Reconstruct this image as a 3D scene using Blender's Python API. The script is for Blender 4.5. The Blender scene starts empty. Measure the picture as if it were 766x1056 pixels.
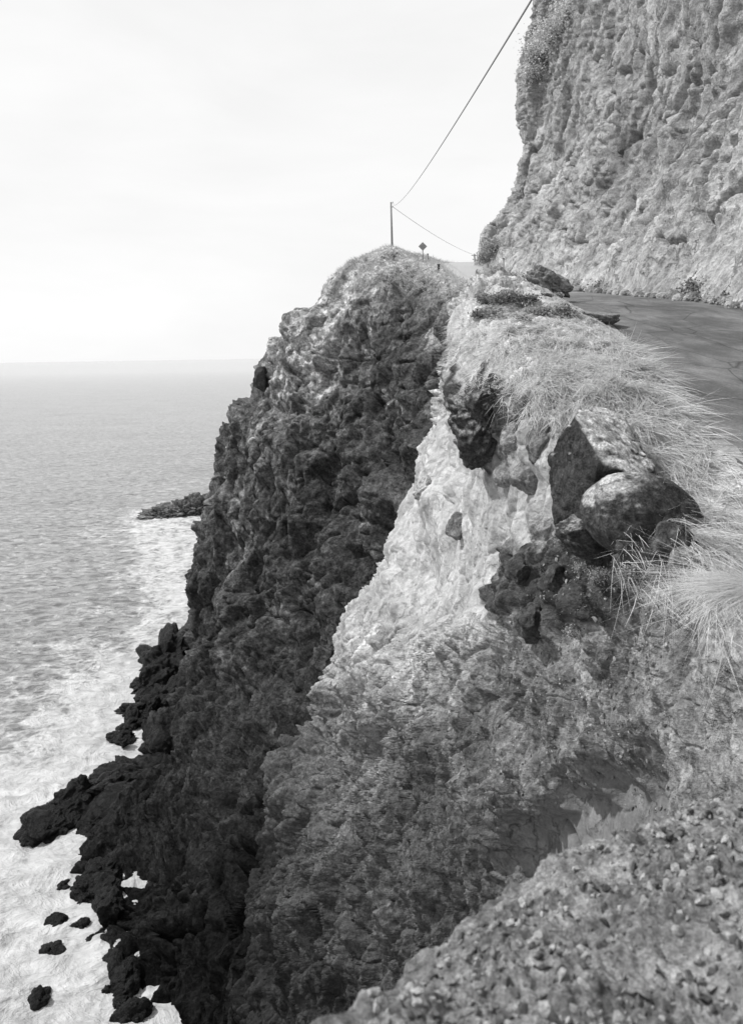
import bpy, math, random
import numpy as np
from mathutils import Vector, Matrix
random.seed(7); RNG = np.random.default_rng(11)
C = bpy.context.scene.collection
F = 850.0; CX = 383.0; CY = 367.5; ROLL = 0.0157; H = 45.0   # camera stands 45 m above the sea

# ------------------------------------------------------------------ survey helpers
def P(px, py, d):
    xc = (px-CX)/F; yc = (CY-py)/F
    return ((xc+ROLL*yc)*d, d, (yc-ROLL*xc)*d + H)
def S(px, py, z=0.0):
    xc = (px-CX)/F; yc = (CY-py)/F
    d = (z-H)/(yc-ROLL*xc)
    return P(px, py, d)
ROAD_Y = [-40, -10, 0, 11.3, 25.8, 35, 45, 60, 72, 88, 106, 118, 135, 170]
ROAD_Z = [-5.0, -3.6, -2.7, -1.35, .62, 1.95, 3.0, 4.45, 5.75, 8.1, 11.75, 13.3, 13.6, 12.5]
ROAD_L = [-1.5, 1.2, 2.9, 4.95, 7.8, 9.1, 9.75, 9.6, 9.3, 9.0, 8.8, 10.5, 16, 34]
ROAD_R = [9, 9.8, 10.5, 12.0, 13.4, 14.2, 14.0, 14.3, 14.2, 13.5, 13.3, 15, 20.5, 38]
def smoothx(y, xs):
    # smooth interpolation (average of neighbouring linear samples)
    y = np.asarray(y, float); a = 0
    for o in (-4, -2, 0, 2, 4): a = a + np.interp(y+o, ROAD_Y, xs)
    return a/5
def road_z(y): return smoothx(y, ROAD_Z)+H
def road_l(y): return smoothx(y, ROAD_L)
def road_r(y): return smoothx(y, ROAD_R)
def RE(y, dx=0.0, dz=0.0):
    return (float(road_l(y))+dx, float(y), float(road_z(y))+dz)

# ------------------------------------------------------------------ numpy noise
def _h(ix, iy, iz, s=0):
    h = (ix.astype(np.uint32)*np.uint32(374761393)+iy.astype(np.uint32)*np.uint32(668265263)
         + iz.astype(np.uint32)*np.uint32(2246822519)+np.uint32((s*3266489917) & 0xffffffff))
    h = (h ^ (h >> np.uint32(13)))*np.uint32(1274126177)
    h = (h ^ (h >> np.uint32(16)))*np.uint32(2654435769)
    return h ^ (h >> np.uint32(15))
def _r(h): return (h & np.uint32(0xffffff)).astype(np.float32)/np.float32(0xffffff)
def perlin(p, s=0):
    i = np.floor(p).astype(np.int64); f = (p-i).astype(np.float32)
    u = f*f*f*(f*(f*6-15)+10); out = np.zeros(len(p), np.float32)
    for dx in (0, 1):
        wx = u[:, 0] if dx else 1-u[:, 0]
        for dy in (0, 1):
            wy = u[:, 1] if dy else 1-u[:, 1]
            for dz in (0, 1):
                wz = u[:, 2] if dz else 1-u[:, 2]
                h = _h(i[:, 0]+dx, i[:, 1]+dy, i[:, 2]+dz, s)
                gx = _r(h)*2-1; gy = _r(h*np.uint32(2654435761))*2-1
                h2 = h*np.uint32(2246822519); gz = _r(h2 ^ (h2 >> np.uint32(11)))*2-1
                out += wx*wy*wz*(gx*(f[:, 0]-dx)+gy*(f[:, 1]-dy)+gz*(f[:, 2]-dz))
    return out*1.5
def fbm(p, o=4, s=0, g=.5):
    a = 1; out = 0; t = 0
    for k in range(o): out = out+a*perlin(p*(2.03**k)+k*7.3, s+k); t += a; a *= g
    return out/t
def ridged(p, o=4, s=0, g=.5):
    a = 1; out = 0; t = 0
    for k in range(o): out = out+a*(1-2.2*np.abs(perlin(p*(2.07**k)+k*5.1, s+k))); t += a; a *= g
    return out/t
def worley(p, s=0, jit=.9):
    """F1, F2, id hash of the nearest cell, vector to its centre"""
    i = np.floor(p).astype(np.int64); n = len(p)
    f1 = np.full(n, 9, np.float32); f2 = np.full(n, 9, np.float32)
    hid = np.zeros(n, np.uint32); vec = np.zeros((n, 3), np.float32)
    for dx in (-1, 0, 1):
        for dy in (-1, 0, 1):
            for dz in (-1, 0, 1):
                c = i+np.array([dx, dy, dz]); h = _h(c[:, 0], c[:, 1], c[:, 2], s)
                o = np.stack([_r(h), _r(h*np.uint32(2654435761)), _r((h*np.uint32(2246822519)) ^ (h >> np.uint32(9)))], 1)
                v = (p-c-.5-(o-.5)*jit).astype(np.float32); d = np.sqrt((v*v).sum(1))
                m = d < f1
                f2 = np.where(m, f1, np.minimum(f2, d)); f1 = np.where(m, d, f1)
                hid = np.where(m, h, hid); vec[m] = v[m]
    return f1, f2, hid, vec
def facets(p, s=0, k=.9, sg=1, full=False):
    """broken rock: the upper envelope of tilted planes, one per cell: flat faces meeting in creases, no steps"""
    i = np.floor(p).astype(np.int64); best = np.full(len(p), -9, np.float32); hid = np.zeros(len(p), np.float32)
    for dx in (-1, 0, 1):
        for dy in (-1, 0, 1):
            for dz in (-1, 0, 1):
                c = i+np.array([dx, dy, dz]); h = _h(c[:, 0], c[:, 1], c[:, 2], s)
                r1, r2, r3 = _r(h), _r(h*np.uint32(2654435761)), _r((h*np.uint32(2246822519)) ^ (h >> np.uint32(9)))
                v = (p-c-.5-(np.stack([r1, r2, r3], 1)-.5)*.9).astype(np.float32)
                g = _h(c[:, 1], c[:, 2], c[:, 0], s+9)
                g1, g2, g3 = _r(g), _r(g*np.uint32(2654435761)), _r((g*np.uint32(2246822519)) ^ (g >> np.uint32(9)))
                e = (v[:, 0]*(g1-.5)+v[:, 1]*(g2-.5)+v[:, 2]*(g3-.5))*1.9+(r1*.5+g2*.5-.5)*.8-k*(v*v).sum(1)
                m = e > best; best = np.where(m, e, best); hid = np.where(m, r2, hid)
    return (sg*(best+.1), hid) if full else sg*(best+.1)
def crack(p, w=.05, s=0):
    return np.exp(-(np.abs(perlin(p, s)+.35*perlin(p*2.7, s+1))/w)**1.5)
def pebbles(p, s=0):
    f1, f2, h, v = worley(p, s, .7)
    r = .25+.35*_r(h*np.uint32(97))
    return np.sqrt(np.maximum(0, r*r-f1*f1)).astype(np.float32)
def warp(p, a, L, s=0):
    q = p/L
    return p+a*np.stack([fbm(q, 2, s+1), fbm(q+31, 2, s+2), fbm(q+57, 2, s+3)], 1)

# ------------------------------------------------------------------ lofted land
def crm(n_ctrl, t):
    """Catmull-Rom weights matrix"""
    M = np.zeros((len(t), n_ctrl))
    for r, x in enumerate(t):
        i = min(int(x), n_ctrl-2); f = x-i
        w = (-.5*f+f*f-.5*f**3, 1-2.5*f*f+1.5*f**3, .5*f+2*f*f-1.5*f**3, -.5*f*f+.5*f**3)
        for k, wk in zip((i-1, i, i+1, i+2), w):
            if k < 0: M[r, 0] += 2*wk; M[r, 1] -= wk
            elif k > n_ctrl-1: M[r, n_ctrl-1] += 2*wk; M[r, n_ctrl-2] -= wk
            else: M[r, k] += wk
    return M
def lin(n_ctrl, t):
    M = np.zeros((len(t), n_ctrl))
    for r, x in enumerate(t):
        i = min(int(x), n_ctrl-2); f = x-i; f = f*f*(3-2*f)
        M[r, i] += 1-f; M[r, i+1] += f
    return M
def ts(counts):
    t = []
    for i, c in enumerate(counts): t += list(i+np.arange(c)/c)
    return np.array(t+[len(counts)])
def loft(ctrl, chan, nu, nv):
    """ctrl (R,C,3) -> points, channels, grid shape. nu/nv: samples per control span"""
    ctrl = np.array(ctrl, float); chan = np.array(chan, float); R_, C_ = ctrl.shape[:2]
    tv, tu = ts(nv), ts(nu)
    A, B = crm(R_, tv), crm(C_, tu)
    pts = np.einsum('ri,ijk,cj->rck', A, ctrl, B)
    A, B = lin(R_, tv), lin(C_, tu)
    ch = np.einsum('ri,ijk,cj->rck', A, chan, B)
    return pts, ch
def grid_normals(g):
    du = np.gradient(g, axis=1); dv = np.gradient(g, axis=0)
    n = np.cross(du, dv); l = np.linalg.norm(n, axis=2, keepdims=True); l[l == 0] = 1
    return n/l
def soften(g, k):
    for _ in range(k):
        q = np.pad(g, ((1, 1), (1, 1), (0, 0)), mode='edge')
        g = (q[1:-1, 1:-1]*4+q[:-2, 1:-1]+q[2:, 1:-1]+q[1:-1, :-2]+q[1:-1, 2:])/8
    return g
def mesh_np(name, verts, faces, mat, parent=None, attrs=None, smooth=True):
    me = bpy.data.meshes.new(name); verts = np.asarray(verts, np.float32); faces = np.asarray(faces, np.int32)
    nf, k = faces.shape
    me.vertices.add(len(verts)); me.vertices.foreach_set('co', verts.ravel())
    me.loops.add(nf*k); me.loops.foreach_set('vertex_index', faces.ravel())
    me.polygons.add(nf); me.polygons.foreach_set('loop_start', np.arange(0, nf*k, k, dtype=np.int32))
    me.polygons.foreach_set('use_smooth', np.full(nf, smooth))
    for an, av in (attrs or {}).items():
        a = me.attributes.new(an, 'FLOAT', 'POINT'); a.data.foreach_set('value', np.asarray(av, np.float32).ravel())
    me.update(calc_edges=True); me.validate()
    me.materials.append(mat)
    o = bpy.data.objects.new(name, me); C.objects.link(o)
    if parent: o.parent = parent
    return o
def grid_faces(r, c):
    i = np.arange(r*c).reshape(r, c)
    return np.stack([i[:-1, :-1], i[:-1, 1:], i[1:, 1:], i[1:, :-1]], -1).reshape(-1, 4)
def tag(o, label=None, cat=None, group=None, kind=None):
    if label: o['label'] = label
    if cat: o['category'] = cat
    if group: o['group'] = group
    if kind: o['kind'] = kind
    return o
def empty(name, loc, rz=0):
    o = bpy.data.objects.new(name, None); C.objects.link(o); o.location = loc; o.rotation_euler = (0, 0, rz); return o

# ------------------------------------------------------------------ materials
def mat(name):
    m = bpy.data.materials.new(name); m.use_nodes = True
    nt = m.node_tree; b = nt.nodes['Principled BSDF']; b.inputs['Specular IOR Level'].default_value = .2
    return m, nt, b
def nd(nt, t, **kw):
    n = nt.nodes.new(t)
    for k, v in kw.items():
        if k in n.inputs: n.inputs[k].default_value = v
        else: setattr(n, k, v)
    return n
def math_(nt, op, a, b=None, c=None, clamp=False):
    n = nt.nodes.new('ShaderNodeMath'); n.operation = op; n.use_clamp = clamp
    for i, v in enumerate((a, b, c)):
        if v is None: continue
        if isinstance(v, (int, float)): n.inputs[i].default_value = v
        else: nt.links.new(v, n.inputs[i])
    return n.outputs[0]
def noise_(nt, vec, scale, detail=6, rough=.6, dist=0):
    n = nd(nt, 'ShaderNodeTexNoise', Scale=scale, Detail=detail, Roughness=rough, Distortion=dist)
    nt.links.new(vec, n.inputs['Vector']); return n.outputs['Fac']
def ramp_(nt, x, lo, hi, a=0.0, b=1.0):
    n = nt.nodes.new('ShaderNodeMapRange'); n.inputs['From Min'].default_value = lo; n.inputs['From Max'].default_value = hi
    n.inputs['To Min'].default_value = a; n.inputs['To Max'].default_value = b; nt.links.new(x, n.inputs['Value']); return n.outputs['Result']
def bump_(nt, b, h, dist, strength=1.0):
    n = nd(nt, 'ShaderNodeBump', Strength=strength, Distance=dist)
    nt.links.new(h, n.inputs['Height']); nt.links.new(n.outputs[0], b.inputs['Normal'])
def rock_mat(name, fine, var=.5, rough=.92, attr='alb', base=None, bump=1.0, spec=.15, cracks=1.0, grain=False):
    """fine = size in metres of the finest readable grain"""
    m, nt, b = mat(name); b.inputs['Specular IOR Level'].default_value = spec
    b.inputs['Roughness'].default_value = rough
    if base is None:
        pos = nd(nt, 'ShaderNodeNewGeometry').outputs['Position']
        a = nd(nt, 'ShaderNodeAttribute', attribute_name=attr).outputs['Fac']
    else:
        pos = nd(nt, 'ShaderNodeTexCoord').outputs['Object']
        a = nd(nt, 'ShaderNodeValue'); a.outputs[0].default_value = base; a = a.outputs[0]
    n1 = noise_(nt, pos, .35/fine, 8, .68); n2 = noise_(nt, pos, .06/fine, 6, .6, .6)
    n3 = noise_(nt, pos, 1.2/fine, 3, .6)
    v = math_(nt, 'MULTIPLY', ramp_(nt, n1, .37, .63, 1-var, 1+var), ramp_(nt, n2, .35, .65, 1-var*.6, 1+var*.6))
    v = math_(nt, 'MULTIPLY', v, ramp_(nt, n3, .38, .62, 1-var*.6, 1+var*.6))
    wn = nd(nt, 'ShaderNodeTexNoise', Scale=.12/fine, Detail=6, Roughness=.7); nt.links.new(pos, wn.inputs['Vector'])
    wa = nt.nodes.new('ShaderNodeVectorMath'); wa.operation = 'MULTIPLY_ADD'; wa.inputs[1].default_value = (fine*14,)*3
    nt.links.new(wn.outputs['Color'], wa.inputs[0]); nt.links.new(pos, wa.inputs[2])
    vc = nd(nt, 'ShaderNodeTexVoronoi', feature='DISTANCE_TO_EDGE', Scale=.11/fine); nt.links.new(wa.outputs[0], vc.inputs['Vector'])
    ck = ramp_(nt, vc.outputs['Distance'], 0, .05, 1, 0); gate = ramp_(nt, n2, .45, .58, 0, 1); ck = math_(nt, 'MULTIPLY', math_(nt, 'MULTIPLY', ck, gate), cracks)
    if grain:
        ga = nd(nt, 'ShaderNodeAttribute', attribute_name='grain').outputs['Fac']
        v = math_(nt, 'ADD', 1.0, math_(nt, 'MULTIPLY', math_(nt, 'SUBTRACT', v, 1.0), ga))
    col = math_(nt, 'MULTIPLY', a, v)
    nt.links.new(col, b.inputs['Base Color'])
    hgt = math_(nt, 'SUBTRACT', math_(nt, 'ADD', n1, math_(nt, 'MULTIPLY', n3, .35)), math_(nt, 'MULTIPLY', ck, .5))
    if grain: hgt = math_(nt, 'MULTIPLY', hgt, ga)
    bump_(nt, b, hgt, fine*2.2*bump)
    return m
M_head = rock_mat('dark_lava_rock', .22, .5, bump=.7, spec=.03)
M_spur = rock_mat('weathered_cinder_rock', .05, .36, bump=.8, grain=True)
M_cob = rock_mat('cobble_rock', .04, .36, bump=.8)
M_ledge = rock_mat('crumbly_earth', .010, .4, cracks=0)
M_wall = rock_mat('pale_cliff_rock', .14, .28, bump=.7)
M_surf = rock_mat('wet_black_lava', .15, .5, .38, base=.010, spec=.16)
M_lava = rock_mat('black_boulder_rock', .03, .5, .8)
M_stone = rock_mat('stone', .006, .3)

# ------------------------------------------------------------------ camera, light, sky
cam = bpy.data.cameras.new('camera'); camo = bpy.data.objects.new('camera', cam); C.objects.link(camo)
c, s_ = math.cos(ROLL), math.sin(ROLL)
camo.matrix_world = Matrix(((c, s_, 0, 0), (0, 0, -1, 0), (-s_, c, 0, H), (0, 0, 0, 1)))
cam.sensor_fit = 'AUTO'; cam.sensor_width = 36; cam.lens = F/1056*36
cam.shift_y = -(528-CY)/1056; cam.clip_end = 90000; cam.clip_start = .05
cam.dof.use_dof = True; cam.dof.focus_distance = 22; cam.dof.aperture_fstop = 2.6
bpy.context.scene.camera = camo
SUN_EL, SUN_AZ = math.radians(52), math.radians(-82)      # azimuth from +Y (ahead) towards +X; the sun stands over the sea
sd = Vector((math.sin(SUN_AZ)*math.cos(SUN_EL), math.cos(SUN_AZ)*math.cos(SUN_EL), math.sin(SUN_EL)))
sl = bpy.data.lights.new('sun', 'SUN'); sl.energy = 4.2; sl.angle = math.radians(1.0); sl.color = (1, 1, 1)
so = bpy.data.objects.new('sun', sl); C.objects.link(so); so.rotation_euler = sd.to_track_quat('Z', 'Y').to_euler()
so.location = (0, 0, 120)
w = bpy.data.worlds.new('World'); bpy.context.scene.world = w; w.use_nodes = True; nt = w.node_tree
bg = nt.nodes['Background']
sky = nd(nt, 'ShaderNodeTexSky', sky_type='NISHITA', sun_disc=False, sun_elevation=SUN_EL, sun_rotation=SUN_AZ)
bw = nd(nt, 'ShaderNodeRGBToBW'); nt.links.new(sky.outputs[0], bw.inputs[0])
tc = nd(nt, 'ShaderNodeTexCoord').outputs['Generated']
mp = nd(nt, 'ShaderNodeMapping'); mp.inputs['Scale'].default_value = (1, 1, 3.2); nt.links.new(tc, mp.inputs[0])
cl = ramp_(nt, noise_(nt, mp.outputs[0], 2.6, 7, .55, .3), .38, .68, 0, 1)
thin = math_(nt, 'MULTIPLY', bw.outputs[0], .012)
veil = math_(nt, 'ADD', .88, math_(nt, 'MULTIPLY', cl, .07))
tot = math_(nt, 'ADD', thin, veil)
nt.links.new(tot, bg.inputs['Color']); bg.inputs['Strength'].default_value = 1.0
sc = bpy.context.scene
sc.view_settings.view_transform = 'Standard'; sc.view_settings.look = 'None'; sc.view_settings.exposure = 0
sc.render.engine = 'CYCLES'; sc.cycles.max_bounces = 5; sc.cycles.diffuse_bounces = 3; sc.cycles.use_denoising = True

# ------------------------------------------------------------------ headland cliff
# each row runs from behind the seaward skyline to the gully behind the near spur: (px, py, distance, albedo)
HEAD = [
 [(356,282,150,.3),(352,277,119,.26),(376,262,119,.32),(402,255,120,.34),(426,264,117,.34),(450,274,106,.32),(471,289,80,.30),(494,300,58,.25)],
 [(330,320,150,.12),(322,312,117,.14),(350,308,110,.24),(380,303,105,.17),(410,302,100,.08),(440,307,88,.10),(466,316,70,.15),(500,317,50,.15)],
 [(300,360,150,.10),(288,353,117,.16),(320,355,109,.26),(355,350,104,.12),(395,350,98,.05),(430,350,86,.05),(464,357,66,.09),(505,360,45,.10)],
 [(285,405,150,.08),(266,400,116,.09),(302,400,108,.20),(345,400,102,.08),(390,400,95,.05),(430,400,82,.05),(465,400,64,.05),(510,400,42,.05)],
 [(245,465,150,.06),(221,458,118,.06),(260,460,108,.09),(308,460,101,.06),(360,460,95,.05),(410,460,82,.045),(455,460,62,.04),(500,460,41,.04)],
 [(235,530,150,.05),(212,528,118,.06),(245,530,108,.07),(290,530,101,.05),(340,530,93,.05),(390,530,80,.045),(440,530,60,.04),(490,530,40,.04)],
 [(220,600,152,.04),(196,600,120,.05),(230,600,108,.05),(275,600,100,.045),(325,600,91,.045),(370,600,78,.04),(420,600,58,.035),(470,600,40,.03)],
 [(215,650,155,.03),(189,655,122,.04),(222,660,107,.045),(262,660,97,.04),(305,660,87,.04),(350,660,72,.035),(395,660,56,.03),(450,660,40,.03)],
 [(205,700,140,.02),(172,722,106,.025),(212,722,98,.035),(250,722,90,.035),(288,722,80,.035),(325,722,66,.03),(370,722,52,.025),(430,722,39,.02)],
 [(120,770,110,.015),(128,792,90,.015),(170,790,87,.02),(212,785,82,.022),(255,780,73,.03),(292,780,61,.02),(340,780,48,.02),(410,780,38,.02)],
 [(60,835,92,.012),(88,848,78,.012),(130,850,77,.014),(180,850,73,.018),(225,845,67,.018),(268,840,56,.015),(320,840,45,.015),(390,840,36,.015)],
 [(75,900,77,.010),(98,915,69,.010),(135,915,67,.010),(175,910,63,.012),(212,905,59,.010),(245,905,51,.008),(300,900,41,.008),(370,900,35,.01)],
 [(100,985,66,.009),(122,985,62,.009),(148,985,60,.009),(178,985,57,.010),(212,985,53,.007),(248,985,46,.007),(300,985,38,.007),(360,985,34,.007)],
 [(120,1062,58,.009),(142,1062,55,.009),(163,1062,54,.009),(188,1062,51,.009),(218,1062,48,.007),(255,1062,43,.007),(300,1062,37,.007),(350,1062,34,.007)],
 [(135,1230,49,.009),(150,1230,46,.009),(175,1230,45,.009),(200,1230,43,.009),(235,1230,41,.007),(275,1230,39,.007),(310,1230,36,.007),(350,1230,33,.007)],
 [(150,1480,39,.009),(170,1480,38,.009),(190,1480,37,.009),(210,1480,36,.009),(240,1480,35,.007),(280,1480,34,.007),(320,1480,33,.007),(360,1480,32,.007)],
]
ctrl = [[P(*q[:3]) for q in row] for row in HEAD]; ch = [[(q[3],) for q in row] for row in HEAD]
# land top behind the crest, back to the road
top = []
for k, q in enumerate(HEAD[0]):
    x, y, z = P(*q[:3]); f = k/7
    top.append(None)
ys = [185, 175, 165, 150, 132, 112, 88, 62]
r1 = [RE(150, -14, -2), RE(140, -9, -1), RE(132, -4, -.5), RE(124, -1, -.3), RE(117, .3, -.1), RE(106, .3, -.1), RE(84, .3, -.1), RE(60, .3, -.1)]
r1[0] = (-9, 158, H+8); r1[1] = (-2, 140, H+12); r1[2] = (3, 136, H+13.0); r1[3] = (6.5, 132, H+13.2)
r0 = [(2, 200, H+6), (10, 190, H+9), (16, 180, H+10.5), (22, 172, H+11.5), RE(130, 4, -1), RE(112, 4, -.7), RE(88, 4, -.5), RE(62, 4, -.5)]
ctrl = [r0, r1]+ctrl; ch = [[(.34,)]*8, [(.36,)]*8]+ch
ctrl = np.array(ctrl)
# nothing of the foot may stand proud of the sea at its seaward column; push it under
for r in range(len(ctrl)):
    for k in (0, 1):
        if r >= 10: ctrl[r][k][2] = min(ctrl[r][k][2], -2.5 if k == 0 else 0.3)
g, cc = loft(ctrl, ch, [30, 60, 62, 62, 60, 60, 60], [30, 24, 46, 46, 52, 58, 66, 66, 60, 60, 62, 60, 62, 64, 64, 40, 20])
n = grid_normals(soften(g, 6)); sh = g.shape[:2]; p = g.reshape(-1, 3); n = n.reshape(-1, 3)
if n[:, 1].mean() > 0: n = -n
lay = p.copy(); lay[:, 2] *= .55; lay[:, 0] += p[:, 2]*.25       # steeply dipping structure
wp = warp(lay, 5, 16, 3)
top_f = np.clip((p[:, 2]-H-9)/4, 0, 1)
big = ridged(wp/21, 2, 5)
# bedding runs down to the left: long facets
dip = np.stack([p[:, 0]*1.0+p[:, 2]*.42, p[:, 1], p[:, 2]*.40-p[:, 0]*.12], 1)
dipw = warp(dip, 1.5, 6, 6)
fa1 = facets(dipw/7.0, 21, .7); fa1b = facets(warp(dip, 3, 9, 7)/4.0, 25, .7, -1); fa2, id2 = facets(dipw/1.9, 22, .8, 1, True); fa3 = facets(dip/.65, 23, .8, -1)
streak = fbm(np.stack([p[:, 0]*.9+p[:, 2]*.35, p[:, 1]*.9, p[:, 2]*.16], 1)/1.6, 4, 61)
fa2b = facets(warp(dip, .6, 3, 9)/1.1, 29, .8, -1)
calm = np.clip(.55+1.6*fbm(p/6, 3, 33), .12, 1.3)
chute = ridged(warp(np.stack([p[:, 0]*.9+p[:, 2]*.30, p[:, 1]*.8, p[:, 2]*.12], 1), 1.5, 5, 34)/5.5, 4, 35)
disp = big*1.4+fa1*4.2+fa1b*2.6+chute*1.3+calm*(fa2*.75+fa2b*.5+fa3*.30+facets(dip/.32, 26, .8)*.10)+fbm(dip/1.0, 5, 31, .6)*.45+streak*1.3
disp -= 1.3*crack(dipw/9, .05, 27)+.6*crack(dipw/3.1, .06, 28)
disp -= np.percentile(disp, 66)
rowf = np.concatenate([np.full(30, .02), np.linspace(.02, .16, 24), np.linspace(.16, .55, 46), np.linspace(.55, 1, 46)]); rowf = np.concatenate([rowf, np.ones(sh[0]-len(rowf))])
disp *= np.repeat(rowf, sh[1])
edge = cc.reshape(-1, 1)[:, 0]
q = p+n*disp[:, None]
light = np.clip(fbm(np.stack([p[:, 0]+p[:, 2]*.8, p[:, 1], p[:, 2]*.3], 1)/4, 6, 43, .62)*3.6-.5, 0, 1)
lowf = np.clip(p[:, 2]/22, 0, 1)
sk2 = fbm(warp(np.stack([p[:, 0]+p[:, 2]*.55, p[:, 1], p[:, 2]*.10], 1), .8, 3, 46)/1.3, 5, 45, .6)
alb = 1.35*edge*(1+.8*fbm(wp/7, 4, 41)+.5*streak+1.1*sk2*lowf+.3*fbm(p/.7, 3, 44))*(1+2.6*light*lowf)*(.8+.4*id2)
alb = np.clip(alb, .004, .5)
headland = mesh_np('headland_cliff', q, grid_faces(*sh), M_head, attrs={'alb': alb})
tag(headland, kind='structure')
HEADQ = q.reshape(sh+(3,))

# ------------------------------------------------------------------ near spur and road shoulder
# profiles from the road edge down the seaward face: (px, py, distance, albedo, grass)
E = lambda y, dx=0., dz=0.: ('w', RE(y, dx, dz))
def W(x, y, z): return ('w', (x, y, z+H))
SP = [
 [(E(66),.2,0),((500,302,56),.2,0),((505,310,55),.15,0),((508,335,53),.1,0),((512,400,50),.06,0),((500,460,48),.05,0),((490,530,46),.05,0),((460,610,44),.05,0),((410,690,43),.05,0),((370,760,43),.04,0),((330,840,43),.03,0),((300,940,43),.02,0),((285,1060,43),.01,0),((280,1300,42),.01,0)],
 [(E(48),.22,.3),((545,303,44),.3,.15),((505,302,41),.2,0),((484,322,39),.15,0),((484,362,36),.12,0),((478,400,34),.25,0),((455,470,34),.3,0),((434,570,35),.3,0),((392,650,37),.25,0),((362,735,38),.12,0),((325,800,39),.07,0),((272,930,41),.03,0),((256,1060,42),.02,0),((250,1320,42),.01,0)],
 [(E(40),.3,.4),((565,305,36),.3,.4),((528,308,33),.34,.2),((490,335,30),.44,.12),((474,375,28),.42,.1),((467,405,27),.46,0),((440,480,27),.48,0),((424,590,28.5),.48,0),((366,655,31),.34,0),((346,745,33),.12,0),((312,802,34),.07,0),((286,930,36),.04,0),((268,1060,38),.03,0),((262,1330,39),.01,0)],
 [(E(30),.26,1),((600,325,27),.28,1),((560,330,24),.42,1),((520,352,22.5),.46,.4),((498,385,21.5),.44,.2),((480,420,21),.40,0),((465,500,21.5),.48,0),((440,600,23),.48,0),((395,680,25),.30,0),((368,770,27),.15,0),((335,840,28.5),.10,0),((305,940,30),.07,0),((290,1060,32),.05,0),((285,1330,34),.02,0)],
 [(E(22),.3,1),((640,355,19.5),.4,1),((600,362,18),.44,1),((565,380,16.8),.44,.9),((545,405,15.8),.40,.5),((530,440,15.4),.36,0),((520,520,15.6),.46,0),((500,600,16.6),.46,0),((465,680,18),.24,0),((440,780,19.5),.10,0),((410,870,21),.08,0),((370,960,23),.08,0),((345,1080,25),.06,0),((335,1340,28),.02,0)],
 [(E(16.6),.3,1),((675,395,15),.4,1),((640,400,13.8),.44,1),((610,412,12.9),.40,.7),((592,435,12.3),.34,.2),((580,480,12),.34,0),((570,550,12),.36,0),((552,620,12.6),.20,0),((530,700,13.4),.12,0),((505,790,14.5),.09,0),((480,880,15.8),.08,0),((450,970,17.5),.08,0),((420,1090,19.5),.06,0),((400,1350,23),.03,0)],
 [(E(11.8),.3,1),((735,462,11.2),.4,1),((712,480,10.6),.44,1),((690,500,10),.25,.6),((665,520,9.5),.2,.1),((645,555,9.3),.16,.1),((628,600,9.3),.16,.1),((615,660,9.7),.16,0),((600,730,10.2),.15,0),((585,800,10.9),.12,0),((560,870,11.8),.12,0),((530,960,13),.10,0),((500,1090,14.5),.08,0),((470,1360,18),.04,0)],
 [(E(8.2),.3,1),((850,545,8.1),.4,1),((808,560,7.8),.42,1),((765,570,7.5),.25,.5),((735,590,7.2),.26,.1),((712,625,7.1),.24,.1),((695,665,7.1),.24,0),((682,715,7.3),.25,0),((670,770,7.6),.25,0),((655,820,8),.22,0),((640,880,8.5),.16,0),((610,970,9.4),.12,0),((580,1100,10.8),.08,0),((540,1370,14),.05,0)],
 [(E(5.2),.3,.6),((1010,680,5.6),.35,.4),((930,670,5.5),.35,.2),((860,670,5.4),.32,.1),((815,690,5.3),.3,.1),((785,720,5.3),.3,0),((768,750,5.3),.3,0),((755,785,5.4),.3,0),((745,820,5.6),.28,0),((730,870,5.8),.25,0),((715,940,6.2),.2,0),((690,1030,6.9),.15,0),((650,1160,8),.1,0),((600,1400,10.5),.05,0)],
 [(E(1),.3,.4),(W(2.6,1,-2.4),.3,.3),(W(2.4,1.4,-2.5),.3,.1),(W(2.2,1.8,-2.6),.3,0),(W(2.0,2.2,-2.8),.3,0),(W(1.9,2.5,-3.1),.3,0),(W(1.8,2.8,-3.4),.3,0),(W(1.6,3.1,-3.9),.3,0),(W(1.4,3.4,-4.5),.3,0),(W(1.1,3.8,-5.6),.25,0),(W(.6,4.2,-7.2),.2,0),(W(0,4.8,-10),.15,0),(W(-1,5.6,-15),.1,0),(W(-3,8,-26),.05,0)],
]
def res(q): return q[1] if q[0] == 'w' else P(*q)
prof = [[res(t[0]) for t in col]+[None] for col in SP]
for k, col in enumerate(prof):
    x, y, z = col[-2]; col[-1] = (x-5, y+5, -4.0)
ctrl = [[prof[k][r] for k in range(len(SP))] for r in range(15)]
ch = [[(SP[k][min(r, 13)][1], SP[k][min(r, 13)][2]) for k in range(len(SP))] for r in range(15)]
# a first row inland, under the road
ctrl = [[(c_[0]+1.5, c_[1], c_[2]-.25) for c_ in ctrl[0]]]+ctrl; ch = [[(.25, 0)]*len(SP)]+ch
g, cc = loft(ctrl, ch, [30, 90, 110, 115, 115, 115, 115, 100, 40], [6, 44, 44, 46, 54, 56, 90, 104, 104, 104, 104, 104, 104, 30, 24])
n = grid_normals(soften(g, 6)); sh = g.shape[:2]; p = g.reshape(-1, 3); n = n.reshape(-1, 3)
if (n[:, 0]).mean() > 0: n = -n
cc = cc.reshape(-1, 2); alb0 = cc[:, 0]; gr = np.clip(cc[:, 1], 0, 1)
dist = np.sqrt((p**2-0)[:, 0]+p[:, 1]**2+(p[:, 2]-H)**2)      # only used to size detail to the mesh spacing
k_ = np.clip(p[:, 1]/20, .22, 1.6)                             # scale of landform grows along the coast
pale = np.clip((alb0-.26)/.14, 0, 1)*(1-gr)
wp = warp(p, 1.2, 4, 3)
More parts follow.
